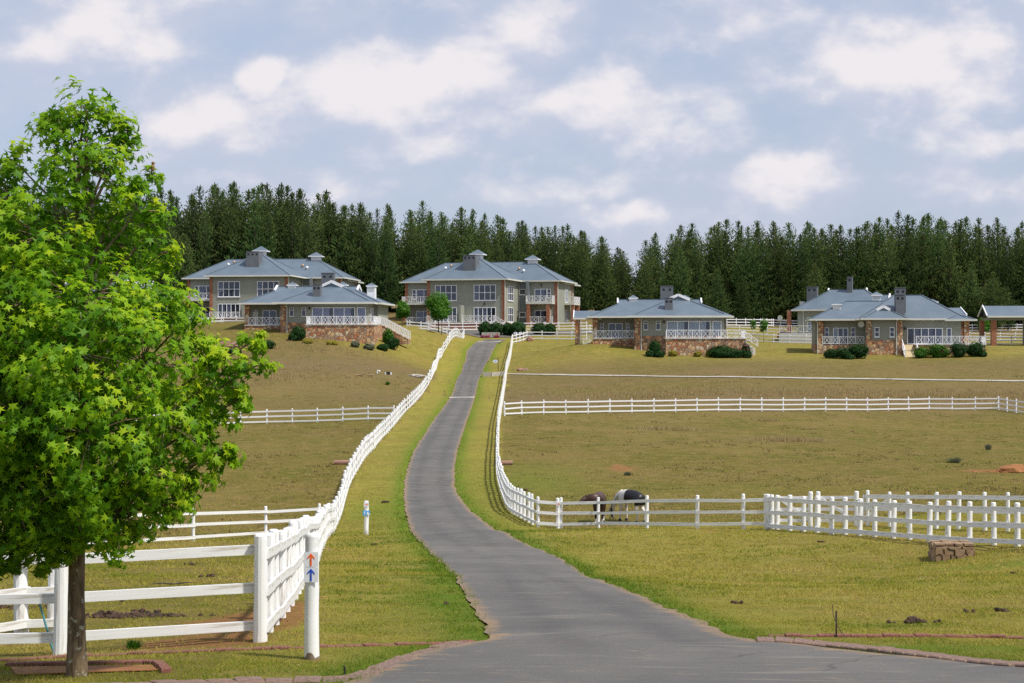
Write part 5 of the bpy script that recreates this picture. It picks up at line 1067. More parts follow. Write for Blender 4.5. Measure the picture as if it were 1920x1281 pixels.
TOP = np.array([(-250, 352), (300, 352), (340, 350), (480, 348), (560, 354), (585, 352), (620, 372), (700, 382), (780, 386), (860, 398), (910, 402), (960, 414), (1010, 422), (1090, 428), (1130, 452), (1172, 468), (1187, 495), (1200, 490), (1212, 452), (1260, 432), (1300, 424), (1370, 415), (1450, 416), (1520, 420), (1570, 425), (1640, 408), (1700, 404), (1790, 410), (1850, 406), (1920, 422), (2150, 418)], float)
def forest():
    rg = random.Random(77); n = 0; spots = []; recs = {}
    ZX = [330, 400, 470, 540, 615, 690, 750, 820, 890, 960, 1030, 1100, 1187, 1250, 1320, 1400, 1480, 1560, 1640, 1720, 1800, 1850]
    ZN = ['behind the leafy tree', 'above the left balcony of the left two storey house', 'above the chimney of the left two storey house', 'right of the chimney of the left house', 'above the stone terraced cottage', 'beyond the right end of the left house', 'between the two tall houses', 'above the left eave of the central house', 'left of the central chimney', 'right of the central chimney', 'above the right cupola of the central house', 'above the right eave of the central house', 'just left of the skyline gap', 'just right of the skyline gap', 'above the central cottage', 'above the right end of the central cottage', 'above the saplings', 'above the back cottage', 'behind the back cottage chimneys', 'behind the right cottage chimney', 'above the right cottage deck', 'between right cottage and carport', 'above the carport']
    RN = ['front rank', 'second rank', 'third rank', 'fourth rank', 'rearmost']; ON = ['leftmost', 'second', 'third', 'fourth', 'fifth', 'sixth', 'seventh', 'eighth', 'ninth', 'tenth', 'eleventh', 'twelfth', 'thirteenth', 'fourteenth', 'fifteenth', 'sixteenth', 'seventeenth', 'eighteenth', 'nineteenth', 'twentieth']
    for row, (d0, step, hf) in enumerate(((297, 4.0, .86), (302, 3.7, .96), (308, 3.6, 1.0), (314, 3.8, 1.01), (321, 4.2, 1.02))):
        x = -118.0 + row * 1.7
        while x < 116:
            spots.append((x + rg.uniform(-1.2, 1.2), d0 + rg.uniform(-2.6, 2.6), hf, row)); x += step * rg.uniform(.8, 1.25)
    for (x, y, hf, row) in spots:
        px = CX + x / y * F
        if px < 215 and row in (0, 1): continue
        top = np.interp(px, TOP[:, 0], TOP[:, 1]); z0 = hz(x, y); h = (CY - top) / F * y - z0
        if abs(px - 1193) < 14 and row > 0: h *= .82
        h *= hf * (rg.uniform(.90, 1.0) if rg.random() < .75 else rg.uniform(.98, 1.04))
        if row == 0 and rg.random() < .35: h *= rg.uniform(.5, .8)
        n += 1
        if n > 298: break
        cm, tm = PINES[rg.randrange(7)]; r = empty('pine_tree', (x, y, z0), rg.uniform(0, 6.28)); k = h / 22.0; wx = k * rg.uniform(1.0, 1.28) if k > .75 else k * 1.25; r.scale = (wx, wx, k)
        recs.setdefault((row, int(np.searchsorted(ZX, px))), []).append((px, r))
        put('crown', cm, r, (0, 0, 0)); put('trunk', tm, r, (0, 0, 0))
    for (row, zi), lst in recs.items():
        for i, (px, r) in enumerate(sorted(lst, key=lambda q: q[0])): tag(r, '%s%s pine %s' % ((ON[min(i, 19)] + ' ') if len(lst) > 1 else '', RN[row], ZN[zi]), 'tree', 'pines of the wood behind the houses')
    print('pines', n)
forest()
for i, (px, d, h, lab) in enumerate(((1345, 289, 10, 'young pine at the wood edge right of the central cottage'), (1392, 290, 8.5, 'second young pine at the wood edge above the saplings'), (1528, 287, 12, 'young pine rising behind the left end of the back cottage'), (1862, 285, 11, 'pale young pine seen above the carport roof'), (1890, 287, 8, 'pale young pine seen under the carport roof'), (1822, 288, 13, 'broad young pine between right cottage and carport'), (345, 288, 15, 'brownish pine in front of the wood beside the leafy tree'), (312, 289, 17, 'tall brownish pine just right of the leafy tree'))):
    p = at_depth(px, d); cm, tm = PINES[i % 7]; r = empty('young_pine', p, i * 1.3); tag(r, lab, 'tree', 'young pines at the wood edge'); k = h / 22; r.scale = (k * 1.35, k * 1.35, k); put('crown', cm, r, (0, 0, 0)); put('trunk', tm, r, (0, 0, 0))

# ------------------------------------------------------------------ garden trees and bushes
def small_tree(label, p, trunk_h, rx, rz, n, size, seed, mat='young_leaf', lumps=7, tr=.09):
    root = empty('garden_tree', p); tag(root, label, 'tree', 'young garden trees'); rg = random.Random(seed); cz = trunk_h + rz * .9
    mb = MB(); mb.tube([(0, 0, -.3), (.02, 0, trunk_h * .6), (0, 0, cz)], [tr, tr * .8, tr * .3], 8); mb.build('trunk', 'bark', root, smooth=True)
    bl = [((0, 0, cz), (rx * .8, rx * .8, rz * .85))]
    for k in range(lumps): a = k * 2.4; zz = rg.uniform(-.7, .75); bl.append(((rx * .55 * (1 - .5 * abs(zz)) * math.cos(a), rx * .55 * (1 - .5 * abs(zz)) * math.sin(a), cz + zz * rz * .8), (rx * .45, rx * .45, rz * .32)))
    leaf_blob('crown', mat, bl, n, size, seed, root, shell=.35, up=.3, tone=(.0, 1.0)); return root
small_tree('round green tree standing by the lower white fence', at_depth(822, 236), 1.6, 2.3, 2.7, 6500, .30, 3, tr=.12)
small_tree('thin second trunk and crown just in front of the round tree', at_depth(828, 232), 2.4, .85, 1.0, 900, .26, 8, tr=.07)
small_tree('compact green tree beside the cottage stairs on the left', at_depth(755, 236), .9, 1.35, 1.75, 3200, .27, 4)
small_tree('thin sapling left of the taller sapling', at_depth(1412, 238), 1.7, .62, 1.0, 420, .26, 5, tr=.04, lumps=5); small_tree('taller thin sapling in front of the white fences', at_depth(1432, 236), 1.5, .85, 1.25, 620, .27, 6, tr=.045, lumps=5)
small_tree('small round shrub tree by the young pines', at_depth(1846, 262), .4, 1.4, 1.7, 900, .3, 9)
tb = [(910, 249, 1.15, 1.15, 'leftmost clipped round bush in the stone planter'), (931, 248.6, 1.15, 1.05, 'clipped round bush at the right end of the stone planter'), (952.5, 249, .95, 1.5, 'narrow clipped bush in the middle of the row'), (970, 248.2, 1.2, 1.35, 'clipped bush just behind the two oval signs'), (972, 252, 1.25, 1.75, 'taller clipped bush at the back of the row'), (1011, 250, 1.25, 1.05, 'wide clipped bush right of the road fence end'), (1031, 250.5, 1.0, .95, 'rightmost clipped bush of the row')]
for i, (px, d, rx, rz, lab) in enumerate(tb):
    p = at_depth(px, d); top = {0: 602, 1: 603.5, 2: 604, 3: 603, 4: 601.5, 5: 604.5, 6: 606}[i]; want = (CY - top) / F * d; z = want - rz * 2.0 if i not in (2, 3, 4) else p.z - .1
    bush(lab, Vector((p.x, p.y, max(z, p.z - .05))), rx, rx, (want - max(z, p.z - .05)) / 2.0, 'topiary', 1500, .17, 20 + i, group='clipped round bushes by the upper lane')
# stone planter under the left bushes
p = at_depth(903, 247.0); q = at_depth(937, 246.4); root = empty('stone_planter', p); tag(root, 'low pale stone planter under the clipped bushes', 'planter'); rg = random.Random(3)
mb = MB(); d = q - p; mb.box((0, .1, -.6), (d.x, 2.4, .72)); mb.build('core', 'pale_stone', root)
x = 0
while x < d.x - .05:
    w = min(rg.uniform(.35, .6), d.x - x)
    for k in range(2): mb = MB(); mb.box((x + .02, -.02 - rg.uniform(0, .06), -.3 + k * .52), (x + w - .02, .098, .2 + k * .52 + rg.uniform(-.03, .03))); mb.build('stone', 'pale_stone', root)
    x += w
for i, (px, w) in enumerate(((905.5, .35), (914, .42), (931, .5))): bush(('left', 'middle', 'right')[i] + ' tuft of orange flowers at the foot of the planter', at_depth(px, 246.0), w, .25, .22, 'pink_flower', 90, .14, 60 + i, 'flower', 'flowers by the planter')
B = [(1227, 202.5, .9, .8, 1.15, 'topiary', 'tall dark bush between cottage wall and deck, right of the road'), (1220, 202.0, .6, .6, .5, 'topiary', 'low dark bush left of the tall one at the central cottage'), (1237, 201.5, .65, .6, .5, 'topiary', 'low dark bush right of the tall one at the central cottage'),
     (1261, 202.6, .6, .45, .45, 'yellow_bush', 'left yellow bush against the long stone deck wall'), (1308, 202.6, .5, .4, .42, 'yellow_bush', 'middle yellow bush against the long stone deck wall'), (1329, 202.6, .45, .4, .42, 'yellow_bush', 'yellow bush touching the dark hedge'),
     (1363, 201.6, 2.5, .8, .68, 'topiary', 'long dark clipped hedge in front of the stone deck'), (1352, 202.4, 1.8, .5, .85, 'topiary', 'lighter hedge rising behind the clipped hedge'), (1398, 202.3, .6, .6, 1.0, 'topiary', 'rose bush at the right deck corner of the central cottage'), (1402, 201.5, .55, .5, .5, 'topiary', 'low bush at the right deck corner'),
     (1560, 201, 1.0, .7, .72, 'topiary', 'leftmost low bush at the right hand cottage'), (1582, 200.5, 1.1, .7, .8, 'topiary', 'second low bush at the right hand cottage'), (1610, 200.5, 1.25, .9, 1.1, 'topiary', 'big dark bush under the right cottage veranda'), (1594, 199.8, .55, .5, .4, 'topiary', 'small dark ball bush in front of the big dark bush'),
     (1727, 199.5, 1.0, .8, .82, 'young_leaf', 'bright bush just right of the ramp'), (1757, 199.5, 1.6, .8, .95, 'young_leaf', 'broad bright bush with flowers below the deck'), (1798, 199.3, 1.15, .9, 1.05, 'topiary', 'dark round bush below the deck rail'), (1831, 199.3, 1.2, .9, 1.05, 'topiary', 'dark round bush at the right end of the deck'), (1843, 198.8, .55, .5, .42, 'topiary', 'tiny dark bush at the far right of the deck'),
     (558, 202, .95, .8, 1.05, 'topiary', 'tall dark bush between stone pier and deck on the left knoll'), (550, 201.5, .6, .5, .55, 'topiary', 'low dark bush beside the tall one on the left knoll'), (577, 200.2, .65, .4, .3, 'yellow_bush', 'yellow green bush at the left end of the big deck wall'), (618, 200.4, .35, .3, .28, 'yellow_bush', 'left tiny yellow bush under the big deck wall'), (627, 200.5, .4, .3, .30, 'yellow_bush', 'right tiny yellow bush under the big deck wall'),
     (666, 200.6, .55, .4, .45, 'grey_shrub', 'left grey shrub under the big deck wall'), (692, 200.6, .7, .4, .45, 'grey_shrub', 'right grey shrub under the big deck wall'), (719, 202, .75, .6, .5, 'topiary', 'low green bush at the right corner of the deck wall'), (735, 204, .9, .7, .85, 'topiary', 'green bush beside the cottage stairs'), (728, 206, .7, .6, 1.1, 'young_leaf', 'climbing green bush on the stair wall'),
     (399, 199, 1.1, .8, .6, 'topiary', 'dark bush above the rock pile'), (501, 196, 1.1, .8, .65, 'topiary', 'dark green bush alone on the left slope'), (430, 193, 1.6, .6, .35, 'topiary', 'low green shrub spreading below the rock pile'), (1467, 240, .7, .6, .9, 'pink_flower', 'pink flowering bush by the back cottage deck'), (1474, 239.5, .9, .5, .4, 'topiary', 'low green bush under the pink flowers')]
for i, (px, d, rx, ry, rz, mat, lab) in enumerate(B):
    p = at_depth(px, d, -.08); bush(lab, p, rx, ry, rz, mat, int(420 + 520 * rx * rz), .17 if mat != 'grey_shrub' else .22, 100 + i, lumps=3 if mat != 'topiary' or rx < 1.6 else 0, flower='pink_flower' if 'flowers' in lab or 'rose' in lab else None)
leafy = [(1790, 868, .8, .25, 'grey_shrub', 'spiky grey shrub left of the soil mound'), (1853, 844, .4, .3, 'grey_shrub', 'small upright grey shrub above the soil mound'), (727, 722, .4, .25, 'young_leaf', 'green weed clump on the left slope'), (1177, 892, .35, .15, 'grey_shrub', 'pale weed clump behind the grazing horses'), (752, 1150, .0, 0, '', ''), (250, 1218, .16, .08, 'young_leaf', 'small weed tuft under the near fence rail')]
for i, (px, py, r_, h, mat, lab) in enumerate(leafy):
    if r_ > 0:
        p = G(px, py); root = empty('weed_clump', p); tag(root, lab, 'weed', 'weeds in the paddocks'); rw = np.random.default_rng(300 + i); nb = 150; a = rw.uniform(0, 6.28, nb); l = rw.uniform(.3, 1, nb); base = np.c_[np.cos(a) * r_ * .35 * l, np.sin(a) * r_ * .3 * l, np.full(nb, -.02)]; tip = np.c_[np.cos(a) * r_ * l, np.sin(a) * r_ * .7 * l, h * (1.3 - .5 * l) * 1.5]; sd = np.c_[-np.sin(a), np.cos(a), np.zeros(nb)] * (.035 if r_ > .2 else .012)
        for part, sl in (('stems', slice(0, 70)), ('leaves', slice(70, nb))):
            V = np.stack([base[sl] - sd[sl], base[sl] + sd[sl], tip[sl]], 1).reshape(-1, 3); npmesh(part, V, np.arange(len(V)).reshape(-1, 3), mat, root, attr=np.repeat(rw.random(len(V) // 3), 3))

# ------------------------------------------------------------------ grass and dry tufts (nobody could count them)
def blades(name, mat, pts, nper, spread, h, w, seed, label, tone=None, lean=.5):
    rng = np.random.default_rng(seed); m = len(pts); c = np.repeat(pts, nper, 0); n = len(c); c = c + np.c_[rng.normal(size=(n, 2)) * np.repeat(spread, nper)[:, None] if hasattr(spread, '__len__') else rng.normal(size=(n, 2)) * spread, np.zeros(n)]
    hh = (np.repeat(h, nper) if hasattr(h, '__len__') else np.full(n, h)) * rng.uniform(.5, 1.25, n); ww = (np.repeat(w, nper) if hasattr(w, '__len__') else np.full(n, w)); a = rng.uniform(0, 6.28, n); d = np.c_[np.cos(a), np.sin(a), np.zeros(n)] * (ww / 2)[:, None]
    l = rng.normal(size=(n, 2)) * lean; tip = c + np.c_[l * hh[:, None], hh]; V = np.stack([c - d, c + d, tip], 1).reshape(-1, 3); Fc = np.arange(3 * n).reshape(-1, 3)
    t = np.repeat(tone, nper) if tone is not None else np.full(n, .5); t = np.clip(t + rng.normal(size=n) * .16, 0, 1); o = npmesh(name, V, Fc, mat, None, attr=np.repeat(t, 3)); tag(o, label, 'grass', kind='stuff'); return o
def scatter_lawn():
    rng = np.random.default_rng(8); n = 520000; d = 13.8 * np.exp(rng.random(n) ** 1.15 * math.log(150 / 13.8)); x = (rng.random(n) * 2 - 1) * (.345 * d + .6); ok = ~inside(ROADPOLY, x, d)
    de = np.minimum(dist_poly(_rl[::4], x, d), dist_poly(_rr[::4], x, d)); ok |= (de < .10) & (d < 70); lx = np.interp(d, lf_y, lf_x)
    bare = np.clip((vnoise(x * 1.1, d * .8, 44) - .62) * 2.2, 0, .6)
    for (px, py, rx_, ry_, a) in [(440, 1170, 1.0, 2.8, 1.1), (560, 1140, .5, 2.2, .6), (640, 1165, .9, 1.2, .45), (1540, 1125, 2.4, 2.0, .35), (1450, 1150, 1.6, 1.0, .4), (1400, 1090, 2, 1.5, .3), (340, 1205, 1.2, .8, .6), (30, 1262, .6, .3, .8), (160, 1258, .75, .28, 1.0), (590, 1240, .3, .25, .5), (200, 1150, 1.2, 1.2, .5)]: bare += a * gauss(x, d, G(px, py), rx_, ry_)
    pn = vnoise(x * .8, d * .8, 4) * .6 + vnoise(x * 2.7, d * 2.7, 6) * .4; ok &= rng.random(n) > bare; ok &= (pn > .24) & (rng.random(n) < np.clip((vnoise(x * 1.7, d * 1.7, 71) * .6 + vnoise(x * 5.1, d * 5.1, 72) * .4 - .22) * 2.6, .08, 1)); x, d, pn, de = x[ok], d[ok], pn[ok], de[ok]
    z = hmap(x, d); g = np.clip(.62 - .5 * np.exp(-(de / .6) ** 2) - .25 * np.exp(-(de / 2.0) ** 2) + (vnoise(x * .35, d * .35, 12) - .5) * .9 + (vnoise(x * 1.3, d * 1.3, 13) - .5) * .5, .02, 1); g = np.where((d < 20.6) & (x > 3), g * .35, g)
    fade = np.clip((150 - d) / 80, 0.15, 1); lx2 = np.interp(d, lf_y, lf_x); rx2 = np.interp(d, rf_y, rf_x); g = np.where((d > 68) & ((x < lx2) | (x > rx2)), np.clip(g + .25, 0, 1), g); hgt = fade * np.where(de < .5, .075, .052) * np.clip(d / 28, .8, 1.7); blades('grass', 'grass_blade', np.c_[x, d, z - .004], 1, .01, hgt, .011 * np.clip(d / 18, .8, 3.4), 9, 'short mown grass on the lawns beside the road', g, .75)
scatter_lawn()
def scatter_field():
    rng = np.random.default_rng(18); n = 9000; d = 64 * np.exp(rng.random(n) * math.log(235 / 64)); x = (rng.random(n) * 2 - 1) * (.345 * d + 2); lx = np.interp(d, lf_y, lf_x); rx = np.interp(d, rf_y, rf_x); ok = ((x < lx - .3) | (x > rx + .3)) & (d > 66)
    pn = vnoise(x * .16, d * .16, 14) * .65 + vnoise(x * .6, d * .6, 15) * .35; ok &= rng.random(n) < np.clip((pn - .38) * 2.4, .04, 1) * np.where(d > 150, 1, .75); ok &= ~((d > 188) & (x > -22) & (rng.random(n) < .85))
    x, d, pn = x[ok], d[ok], pn[ok]; z = hmap(x, d); blades('dry_grass_tufts', 'dry_tuft', np.c_[x, d, z - .01], 9, .3 + .15 * (d > 150), .08 + .06 * pn, .05 + .0004 * d, 19, 'dry brownish grass tufts over the paddocks', np.clip(pn * .9, 0, 1), .5)
    pts, hs = [], []
    for (px, py, rx_, ry_, m, h) in [(1650, 742, 24, 3.2, 500, .38), (1450, 738, 12, 3, 160, .3), (1810, 744, 16, 3, 340, .42), (1215, 742, 7, 2.5, 160, .4), (1480, 827, 2.2, 1.2, 120, .4), (1250, 806, 2.6, .9, 80, .35), (1150, 735, 14, 4, 160, .35), (560, 700, 14, 5, 220, .35), (600, 655, 10, 3, 160, .35), (740, 582, 4, 2, 120, .5), (480, 712, 10, 5, 160, .3), (1440, 790, 1.2, .5, 30, .35)]:
        c = G(px, py); xx = c.x + rng.normal(size=m) * rx_ * .55; yy = c.y + rng.normal(size=m) * ry_ * .6; pts.append(np.c_[xx, yy, hmap(xx, yy) - .01]); hs.append(np.full(m, h))
    blades('straw_grass', 'straw', np.concatenate(pts), 8, .25, np.concatenate(hs), .07, 29, 'tall pale straw grass patches on the hillside', None, .22)
scatter_field()

# ------------------------------------------------------------------ horses
def horse_mat(name, kind):
    m, nt, b = newmat(name); N = nt.nodes.new; L = nt.links.new; b.inputs['Roughness'].default_value = .45; b.inputs['Specular IOR Level'].default_value = .4
    tc = N('ShaderNodeTexCoord'); n = N('ShaderNodeTexNoise'); n.inputs['Scale'].default_value = 1.7; n.inputs['Detail'].default_value = 2; L(tc.outputs['Object'], n.inputs['Vector']); sp = N('ShaderNodeSeparateXYZ'); L(tc.outputs['Object'], sp.inputs[0])
    def mr(v, a, c):
        x = N('ShaderNodeMapRange'); L(v, x.inputs['Value']); x.inputs['From Min'].default_value = a; x.inputs['From Max'].default_value = c; return x.outputs[0]
    def mx(f, A, B):
        x = N('ShaderNodeMix'); x.data_type = 'RGBA'; L(f, x.inputs['Factor'])
        for nm, v in (('A', A), ('B', B)):
            if isinstance(v, tuple): x.inputs[nm].default_value = (*v, 1)
            else: L(v, x.inputs[nm])
        return x.outputs['Result']
    wob = N('ShaderNodeMath'); wob.operation = 'MULTIPLY_ADD'; L(n.outputs['Fac'], wob.inputs[0]); wob.inputs[1].default_value = .22; L(sp.outputs[0], wob.inputs[2])
    if kind == 'brown':
        c = mx(mr(n.outputs['Fac'], .35, .7), (.032, .015, .010), (.085, .036, .02)); c = mx(mr(sp.outputs[2], .62, .45), c, (.010, .008, .007)); c = mx(mr(sp.outputs[2], .30, .24), c, (.5, .47, .42))
        c = mx(mr(wob.outputs[0], 1.05, 1.2), c, (.012, .008, .007))
    else:      # black and white: black barrel and rump, white shoulder, black head, white legs
        c = mx(mr(wob.outputs[0], .26, .31), (.012, .011, .012), (.66, .62, .55)); c = mx(mr(wob.outputs[0], 1.02, 1.08), c, (.012, .011, .012)); c = mx(mr(sp.outputs[2], .80, .74), c, (.62, .57, .48)); 
        hd = N('ShaderNodeMath'); hd.operation = 'GREATER_THAN'; L(sp.outputs[0], hd.inputs[0]); hd.inputs[1].default_value = 1.02; c = mx(hd.outputs[0], c, (.012, .011, .012)); c = mx(mr(sp.outputs[2], .09, .07), c, (.02, .018, .016))
    L(c, b.inputs['Base Color'])
horse_mat('coat_brown', 'brown'); horse_mat('coat_pinto', 'pinto'); pmat('mane_pale', (.55, .48, .34), (.66, .6, .45), 20, .8); pmat('mane_black', (.012, .010, .010), None, rough=.6)
def horse(label, loc, heading, mat, mane, graze, turn, name='horse'):
    """local +X is forward. Skin-modifier body of one piece; mane, tail, hooves and ears are its parts"""
    root = empty(name, loc, heading); tag(root, label, 'horse', 'horses grazing behind the fence')
    V, E, Rr = [], [], []
    def v(x, y, z, rx, ry=None, par=None): V.append((x, y, z)); Rr.append((rx, ry or rx)); i = len(V) - 1; (E.append((par, i)) if par is not None else None); return i
    pel = v(-.62, 0, 1.18, .27, .29); loin = v(-.25, 0, 1.19, .26, .29, pel); bar = v(.10, 0, 1.16, .28, .32, loin); wit = v(.42, 0, 1.17, .24, .31, bar); ch = v(.62, 0, 1.16, .19, .26, wit); rump = v(-.84, 0, 1.12, .19, .22, pel)
    if graze: nk = [(.82, 0, 1.08, .145, .2), (.98, 0, .86, .115, .165), (1.10, 0, .60, .095, .135), (1.16, 0, .42, .085, .12)]; hd = [(1.16, 0, .30, .085, .105), (1.10, 0, .14, .06, .075), (1.06, 0, .055, .055, .06)]
    else: nk = [(.80, .02, 1.22, .18, .25), (.98, .06, 1.24, .15, .22), (1.14, .12, 1.22, .12, .18)]; hd = [(1.27, .18, 1.20, .10, .12), (1.42, .24, 1.08, .075, .09), (1.54, .28, .98, .055, .065)]
    ct, st = math.cos(turn), math.sin(turn); par = ch
    def rot(p):
        x, y = p[0] - .55, p[1]; return (.55 + x * ct - y * st, x * st + y * ct, p[2])
    for k, (x, y, z, a, b) in enumerate(nk + hd):
        f = min(1.0, (k + 1) / 3); c2, s2 = math.cos(turn * f), math.sin(turn * f); X, Y = x - .55, y; par = v(.55 + X * c2 - Y * s2, X * s2 + Y * c2, z, a, b, par)
    heads = [V[-3], V[-2]]
    for sy in (-1, 1):
        sh = v(.50, sy * .15, .86, .12, .15, wit); el = v(.50, sy * .155, .62, .075, .085, sh); kn = v(.52 + .04 * sy, sy * .15, .38, .052, .055, el); ft = v(.51 + .05 * sy, sy * .15, .13, .04, .043, kn); v(.55 + .05 * sy, sy * .15, .05, .055, .06, ft)
        th = v(-.66, sy * .16, .90, .14, .19, pel); st_ = v(-.56, sy * .165, .70, .095, .12, th); hk = v(-.74 + .06 * sy, sy * .16, .46, .055, .062, st_); ft = v(-.70 + .06 * sy, sy * .16, .14, .042, .045, hk); v(-.64 + .06 * sy, sy * .16, .05, .058, .06, ft)
    me = bpy.data.meshes.new('body'); me.from_pydata(V, E, []); ob = link(bpy.data.objects.new('body', me), root); me.materials.append(MATS[mat]); sk = ob.modifiers.new('skin', 'SKIN'); sk.use_smooth_shade = True
    for i, d in enumerate(me.skin_vertices[0].data): d.radius = Rr[i]; d.use_root = (i == 0)
    sb = ob.modifiers.new('sub', 'SUBSURF'); sb.levels = 2; sb.render_levels = 2
    h0, h1 = Vector(heads[0]), Vector(heads[1]); dr = (h1 - h0).normalized(); sd = dr.cross(Vector((0, 0, 1))); sd = sd.normalized() if sd.length > .05 else Vector((0, 1, 0))
    for sy in (-1, 1):
        b0 = h0 - dr * .08 + sd * sy * .06; upv = (-dr + Vector((0, 0, .5))).normalized(); mb = MB(); mb.tube([b0, b0 + upv * .09 + sd * sy * .02, b0 + upv * .18 + sd * sy * .03], [.035, .038, .004], 7); mb.build('ear', mat, root, smooth=True)
    # mane as overlapping strands along the crest, tail as a strand bundle
    crest = [Vector(V[4]) + Vector((0, 0, .24))] + [Vector(V[6 + k]) + Vector((.02, 0, .15 - .01 * k)) for k in range(len(nk))]; rg = random.Random(5); mb = MB()
    for k in range(34):
        t = k / 33 * (len(crest) - 1); i = min(int(t), len(crest) - 2); c = crest[i].lerp(crest[i + 1], t - i); o = Vector((rg.uniform(-.02, .02), .08 + rg.uniform(0, .05), -.12)); mb.tube([c, c + o, c + o * 1.6 + Vector((0, .02, -.10))], [.03, .028, .006], 5)
    mb.build('mane', mane, root, smooth=True); mb = MB()
    for k in range(14): a = Vector((-1.0, rg.uniform(-.04, .04), 1.16)); mb.tube([a, a + Vector((-.08, rg.uniform(-.03, .03), -.2)), a + Vector((-.07 + rg.uniform(-.03, .03), rg.uniform(-.06, .06), -.72))], [.03, .04, .01], 5)
    mb.build('tail', mane if 'pale' not in mane else 'mane_black', root, smooth=True)
    for ft in [i for i, p in enumerate(V) if p[2] == .05]: mb = MB(); x, y, _ = V[ft]; mb.tube([(x, y, -.02), (x, y, .075)], [.072, .055], 10); mb.build('hoof', 'mane_black', root)
    root.scale = (1.04,) * 3; return root
p = G(1127, 989); p = onground(p.x + .05, p.y + 2.2); horse('dark brown horse end on to the fence, neck turned left', p, math.atan2(-1, -.10), 'coat_brown', 'mane_black', False, -1.35)
p = G(1184, 979); p = onground(p.x, p.y + .4); horse('black and white horse grazing right of the brown one', p, math.atan2(.80, -.58), 'coat_pinto', 'mane_pale', True, .35)

# ------------------------------------------------------------------ stone block at the right
def stone_block():
    c = G(1790, 1049); W, D, Hh = 1.22, 1.0, .46; root = empty('stone_block', c, R(-4)); tag(root, 'low square block of sandstone slabs in the lawn', 'stone block'); rg = random.Random(21)
    mb = MB(); mb.box((-W / 2 + .04, .05, -.2), (W / 2 - .04, D - .03, Hh - .05)); mb.build('mortar_core', 'post_stain', root)
    def face(org, ux, wid, rows, nrm):
        z = -.12
        for h in rows:
            x = 0.0
            while x < wid - .02:
                w = min(rg.uniform(.17, .46), wid - x)
                if wid - x - w < .1: w = wid - x
                j = lambda: rg.uniform(-.045, .045); P = [org + ux * (x + .012 + abs(j())) + Vector((0, 0, z + .01 + j())), org + ux * (x + w * .55) + Vector((0, 0, z + j())), org + ux * (x + w - .012 - abs(j())) + Vector((0, 0, z + .012 + j())), org + ux * (x + w - .014 + j() * .5) + Vector((0, 0, z + h - .012 + j())), org + ux * (x + w * .4) + Vector((0, 0, z + h + j())), org + ux * (x + .014) + Vector((0, 0, z + h - .014 + j()))]
                m = MB(); m.prism([q - nrm * .03 for q in P], nrm * (.075 + rg.uniform(-.02, .025))); m.build('stone', 'sandstone', root, fixn=True); x += w
            z += h
    face(Vector((-W / 2, .03, 0)), Vector((1, 0, 0)), W, (.25, .17, .11), Vector((0, -1, 0))); face(Vector((-W / 2 + .02, D, 0)), Vector((0, -1, 0)), D - .02, (.21, .19, .14), Vector((-1, 0, 0))); face(Vector((W / 2 - .02, .05, 0)), Vector((0, 1, 0)), D - .05, (.21, .19, .14), Vector((1, 0, 0)))
    for i in range(4):
        for k in range(3):
            x0 = -W / 2 + W * i / 4 + .015; y0 = .03 + (D - .05) * k / 3; m = MB(); zt = Hh - .03 + rg.uniform(-.02, .02); j = lambda: rg.uniform(-.03, .03); m.prism([(x0 + j(), y0 + j(), zt), (x0 + W / 4 - .03 + j(), y0 + j(), zt), (x0 + W / 4 - .03 + j(), y0 + D / 3 - .04 + j(), zt), (x0 + j(), y0 + D / 3 - .04 + j(), zt)], (0, 0, .06)); m.build('cap_stone', 'sandstone', root, fixn=True)
stone_block()

# ------------------------------------------------------------------ rocks, soil, dung and small things
def lumps(name, label, cat, p, items, mat, group=None, pn='lump', rough=.2):
    root = empty(name, p); tag(root, label, cat, group)
    for i, (x, y, z, a, b, c) in enumerate(items): mb = MB(); ico(mb, (x, y, z), (a, b, c), i * 7 + int(abs(p.x) * 10), rough, 2); mb.build(pn, mat, root)
    return root
rg = random.Random(9)
lumps('rock_pile', 'pile of reddish boulders on the slope right of the leafy tree', 'rocks', G(415, 652), [(rg.uniform(-3.0, 2.6), rg.uniform(-.2, 1.6), rg.uniform(.05, .5), rg.uniform(.35, .8), rg.uniform(.35, .6), rg.uniform(.25, .5)) for _ in range(22)], 'rock', pn='boulder')
lumps('soil_mound', 'orange soil mound at the right edge of the paddock', 'soil mound', G(1902, 885), [(0, 0, .05, 1.1, .8, .42), (-.7, -.2, .0, .5, .4, .2), (.5, .2, .05, .7, .6, .32)] + [(rg.uniform(-2.6, -.6), rg.uniform(-.5, .3), 0, .12, .1, .07) for _ in range(14)], 'soil', pn='soil')
it = []
for _ in range(130): x = rg.gauss(0, .42); it.append((x, rg.gauss(0, .22), max(0, .06 * (1 - abs(x))) * rg.random(), rg.uniform(.03, .07), rg.uniform(.03, .06), rg.uniform(.025, .05)))
lumps('manure_heap', 'dark brown manure heap behind the near fence', 'manure', G(245, 1158), it, 'dung')
it = [(rg.gauss(0, .5), rg.gauss(0, .3), .02, rg.uniform(.03, .08), rg.uniform(.03, .06), rg.uniform(.025, .05)) for _ in range(46)]
lumps('manure_heap', 'second manure scatter at the left edge behind the near fence', 'manure', G(25, 1140), it, 'dung')
